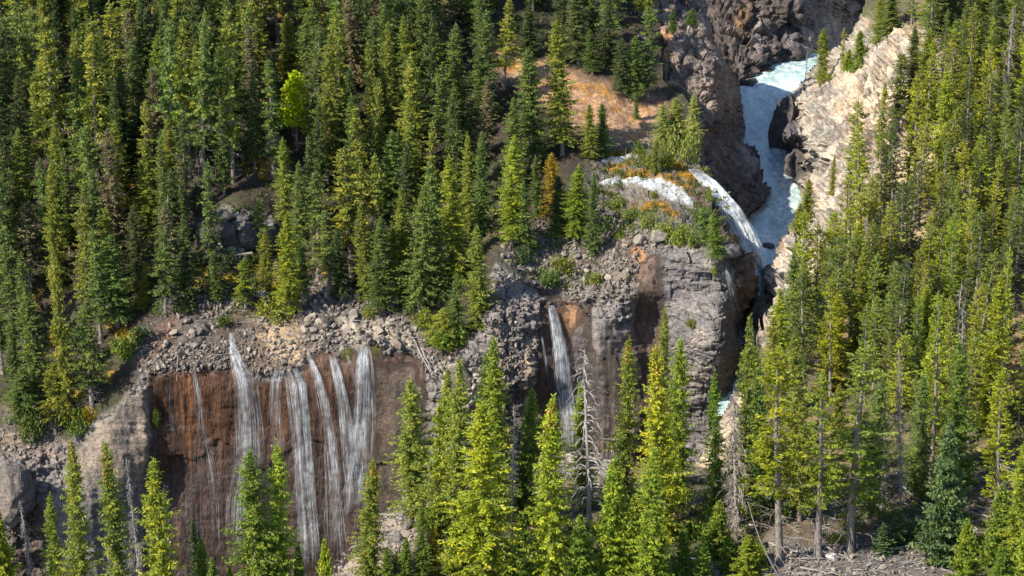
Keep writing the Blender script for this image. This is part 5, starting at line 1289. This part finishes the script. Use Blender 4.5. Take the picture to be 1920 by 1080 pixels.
# ---------------------------------------------------------------- low growth and litter nobody could count
def low_growth(name, sheet, polys, n, size, colr, seed, label, mat=M_LEAF, blades=16):
    r = random.Random(seed); rn = np.random.default_rng(seed)
    sp_ = scatter_uv(polys, n, r)
    c = np.array([sheet.at(u, v) for u, v in sp_])
    keep = (fbm(c * 0.25, 3, seed) > -0.12); c = c[keep]
    sz = rn.uniform(*size, len(c))
    ro = np.repeat(c, blades, 0) + rn.normal(0, 0.5, (len(c) * blades, 3)) * np.repeat(sz, blades)[:, None] * np.array((1.3, 1.3, 0.25))
    d = rn.normal(0, 0.6, (len(ro), 3)); d[:, 2] = np.abs(d[:, 2]) + 0.35; d /= np.linalg.norm(d, axis=1, keepdims=True)
    ln = np.repeat(sz, blades) * rn.uniform(0.4, 0.9, len(ro))
    kv, kf = kites(ro, d, ln, ln * 0.5, rn)
    tn = np.clip(np.repeat(rn.normal(0.5, 0.15, len(c)), blades) + rn.normal(0, 0.15, len(ro)), 0, 1)
    o = link(name, new_mesh(name, kv, kf, mat, False, tint=tn), kind='stuff'); o.color = (*colr, 1); o['label'] = label
SL = [(-60, 740), (-60, -40), (1230, -40), (1235, 90), (1100, 140), (960, 200), (1050, 400), (880, 470), (600, 500), (430, 530), (270, 590), (200, 700), (80, 790)]
low_growth('forest_undergrowth', A, [SL], 2600, (0.35, 0.9), (0.060, 0.080, 0.022), 51, 'dim green undergrowth between the spruces of the hillside')
low_growth('golden_ground_cover', A, [[(140, 600), (170, 250), (240, 100), (400, 200), (330, 420), (240, 640)], [(430, 260), (640, 280), (600, 340), (440, 330)]], 260, (0.3, 0.7), (0.30, 0.20, 0.015), 52, 'golden yellow ground plants lit between the hillside spruces')
low_growth('bench_scrub', A, [BENCHR, BENCHR, [(1180, 385), (1320, 400), (1340, 450), (1180, 440)], TALUS2, [(400, 520), (600, 500), (580, 590), (420, 600)]], 900, (0.3, 0.75), (0.10, 0.125, 0.028), 53, 'short pale scrub on the bench and rubble')
low_growth('valley_undergrowth', D, [[(1300, 900), (1500, 700), (1960, 640), (1960, 1000), (1300, 1010)], [(800, 1090), (800, 960), (1300, 900), (1300, 1090)], [(1600, 400), (1960, 0), (1960, 650), (1500, 680)]], 2600, (0.35, 0.85), (0.085, 0.115, 0.025), 54, 'green and straw undergrowth below the valley trees')
def litter(name, sheet, polys, n, seed, label):
    r = random.Random(seed); ps, rr_ = [], []
    for (u, v) in scatter_uv(polys, n, r):
        p = sheet.at(u, v) + np.array((0, -0.1, 0.12)); a = r.uniform(0, 6.28); L = r.uniform(0.4, 1.6)
        d = np.array((math.cos(a), math.sin(a) * 0.6, r.uniform(-0.15, 0.3))) * L
        ps.append([p, p + d * 0.5 + np.array((0, 0, r.uniform(0, 0.1))), p + d]); rr_.append([0.05 * r.uniform(0.5, 1.3), 0.04, 0.015])
    v_, f_ = tubes(ps, rr_, 4); o = link(name, new_mesh(name, v_, f_, M_DEAD, False), kind='stuff'); o['label'] = label
litter('driftwood_litter', D, [BANK1, BANK2, BANK3, [(1440, 900), (1900, 860), (1900, 1000), (1440, 1010)]], 900, 61, 'broken bleached sticks strewn over the near bank')
litter('slope_litter', A, [TALUS, TALUS2, [(500, 480), (900, 440), (880, 520), (520, 540)]], 320, 62, 'broken grey sticks lying on the rubble')
# ---------------------------------------------------------------- names that single each plant out
MARKS = [(557, 200, 'the lime yellow poplar'), (440, 430, 'the grey forest outcrop'), (385, 490, 'the toppled spruce'), (435, 645, 'the stepped fall'), (1130, 210, 'the tan bare slope'), (1220, 335, 'the orange mossy bench'), (950, 580, 'the crumbling spur'), (240, 355, 'the golden ground plants'),
         (685, 650, 'the widest straight fall'), (205, 840, 'the slanting slab'), (1290, 110, 'the dark gorge shoulder'), (30, 40, 'the upper left photo corner'), (790, 660, 'the paired pale logs'), (300, 0, 'the upper photo edge over the golden plants'), (750, 0, 'the middle of the upper photo edge'), (20, 920, 'the huge brown boulder'),
         (1390, 460, 'the largest fall'), (1590, 250, 'the pale riverside rock'), (1771, 555, 'the rust brown young tree'), (1690, 800, 'the tall bare brown tree'), (1425, 1010, 'the leaning white pole'), (1062, 760, 'the single narrow fall'), (745, 975, 'the twiggy bleached logs'), (1560, 1046, 'the white round stone'),
         (1900, 20, 'the upper right photo corner'), (1895, 670, 'the red soil patch'), (480, 900, 'the brown wet wall'), (1793, 640, 'the paired grey snags'), (1105, 800, 'the branchy white snag'), (1320, 640, 'the grey layered buttress'), (30, 600, 'the left photo edge'), (1900, 400, 'the right photo edge'), (1000, 1075, 'the middle of the lower photo edge'), (1880, 1060, 'the lower right photo corner'), (640, 560, 'the lit rubble')]
HUE = {'dark': 'dark green', 'mid': 'green', 'olive': 'olive green', 'bright': 'bright green', 'yellow': 'yellow green', 'fresh': 'fresh green', 'blue': 'bluish green', 'lime': 'lime yellow', 'rust': 'rust brown', 'grey': 'grey', 'orange': 'golden', 'pale': 'pale green'}
NOUN = {'spruce_tree': 'spruce', 'pine_tree': 'pine', 'young_spruce': 'young spruce', 'shrub': 'shrub', 'poplar_tree': 'poplar', 'dead_tree': 'bare tree'}
GROUP = {'left': 'conifers of the hillside forest', 'front': 'conifers of the near bank', 'right': 'conifers of the valley slope', 'bare': 'dead standing trees', 'shrub': 'shrubs'}
ORD = ['first', 'second', 'third', 'fourth', 'fifth', 'sixth', 'seventh', 'eighth', 'ninth', 'tenth', 'eleventh', 'twelfth', 'thirteenth', 'fourteenth', 'fifteenth', 'sixteenth', 'seventeenth', 'eighteenth', 'nineteenth', 'twentieth']
rows = {}
for t in TREES:
    if t['zone'] == 'bare':
        continue
    o = t['o']; cu, cv_ = t['u'], 0.5 * (t['vt'] + t['vb'])
    near = min(MARKS, key=lambda m: (m[0] - cu) ** 2 + (m[1] - cv_) ** 2 * 1.2)
    dx, dy = cu - near[0], cv_ - near[1]
    dist = math.hypot(dx, dy)
    rel = ('left of' if dx < 0 else 'right of') if abs(dx) > abs(dy) else ('above' if dy < 0 else 'below')
    rel = {0: 'just ', 1: '', 2: 'well '}[0 if dist < 80 else 1 if dist < 170 else 2] + rel
    if t['name'] == 'shrub':
        look = ('low ' if t['vb'] - t['vt'] < 40 else 'bushy ') + HUE[t['tint']]
    else:
        h = t['h']; size = 'tiny' if h < 5 else 'short' if h < 9 else 'medium' if h < 13 else 'tall' if h < 18 else 'towering'
        slim = t['w'] / max(t['vb'] - t['vt'], 1)
        look = size + (' slender ' if slim < 0.15 else ' ' if slim < 0.24 else ' full ') + HUE[t['tint']]
        if t['kind'] == 'thin':
            look += ' half-bare'
        if t['kind'] == 'cone':
            look += ' cone-topped'
    lab = f"{look} {NOUN[t['name']]} {rel} {near[2]}"
    rows.setdefault(lab, []).append(t)
    o['category'] = 'shrub' if t['name'] == 'shrub' else 'tree'
    if t['zone'] in GROUP:
        o['group'] = GROUP[t['zone']]
for lab, ts in rows.items():
    ts.sort(key=lambda t: t['u'])
    for k, t in enumerate(ts):
        w = lab if len(ts) == 1 else f'{ORD[k]} from left, {lab}'
        t['o']['label'] = w
        if len(w.split()) > 16:
            t['o']['label'] = w.replace(' half-bare', '').replace('the middle of ', '').replace(' slender', '').replace(' full', '').replace(' over the golden plants', '')
for t in TREES:
    if t['zone'] == 'poplar':
        t['o']['label'] = 'lime yellow broad-leaved poplar standing among dark spruces on the hillside'
    if t['zone'] == 'rust':
        t['o']['label'] = 'rust brown dying young conifer in the green valley forest'
BARE = ['hairy grey snag between the huge boulder and the slanting slab', 'curly bleached snag in front of the slanting slab and brown wall', 'white bare snag standing in front of a bright spruce by the brown wall', 'thin grey snag between the big yellow spruce and the narrow fall', 'branchy white snag with long curved limbs beside the narrow fall', 'tall bare brown tree with a clean pale trunk above the clearing', 'short broken bristly bare tree beside the clearing', 'longer of the paired grey snags among pines under the rust brown tree', 'shorter of the paired grey snags among pines', 'slim grey snag in front of the dark slot of the gorge',
        'grey-brown dying spruce full of dry twigs behind the leaning white pole', 'bristly grey dying tree in the pines below the pale rock', 'tall twiggy grey tree near the upper frame edge in the pines', 'lower twiggy grey tree beside the tall grey one in the pines', 'tiny white bare tree on the river edge below the far wall', 'limbless brown trunk beside the yellow pine', 'thin bare stem on the sunny flank of the pale rock', 'thin bare stem deep among the upper pines', 'upper charred stub on the mossy bench at the white stream', 'lower charred stub on the mossy bench in front of the stream']
for t, lab in zip([t for t in TREES if t['zone'] == 'bare'], BARE):
    t['o']['label'] = lab; t['o']['category'] = 'dead tree'; t['o']['group'] = GROUP['bare']
for o in scene.objects:
    if o.name.split('.')[0] in ('dead_branches', 'bare_branches', 'limbs', 'cones', 'stems') and o.parent is not None:
        o['kind'] = 'stuff'
print('COUNTS', COUNT)
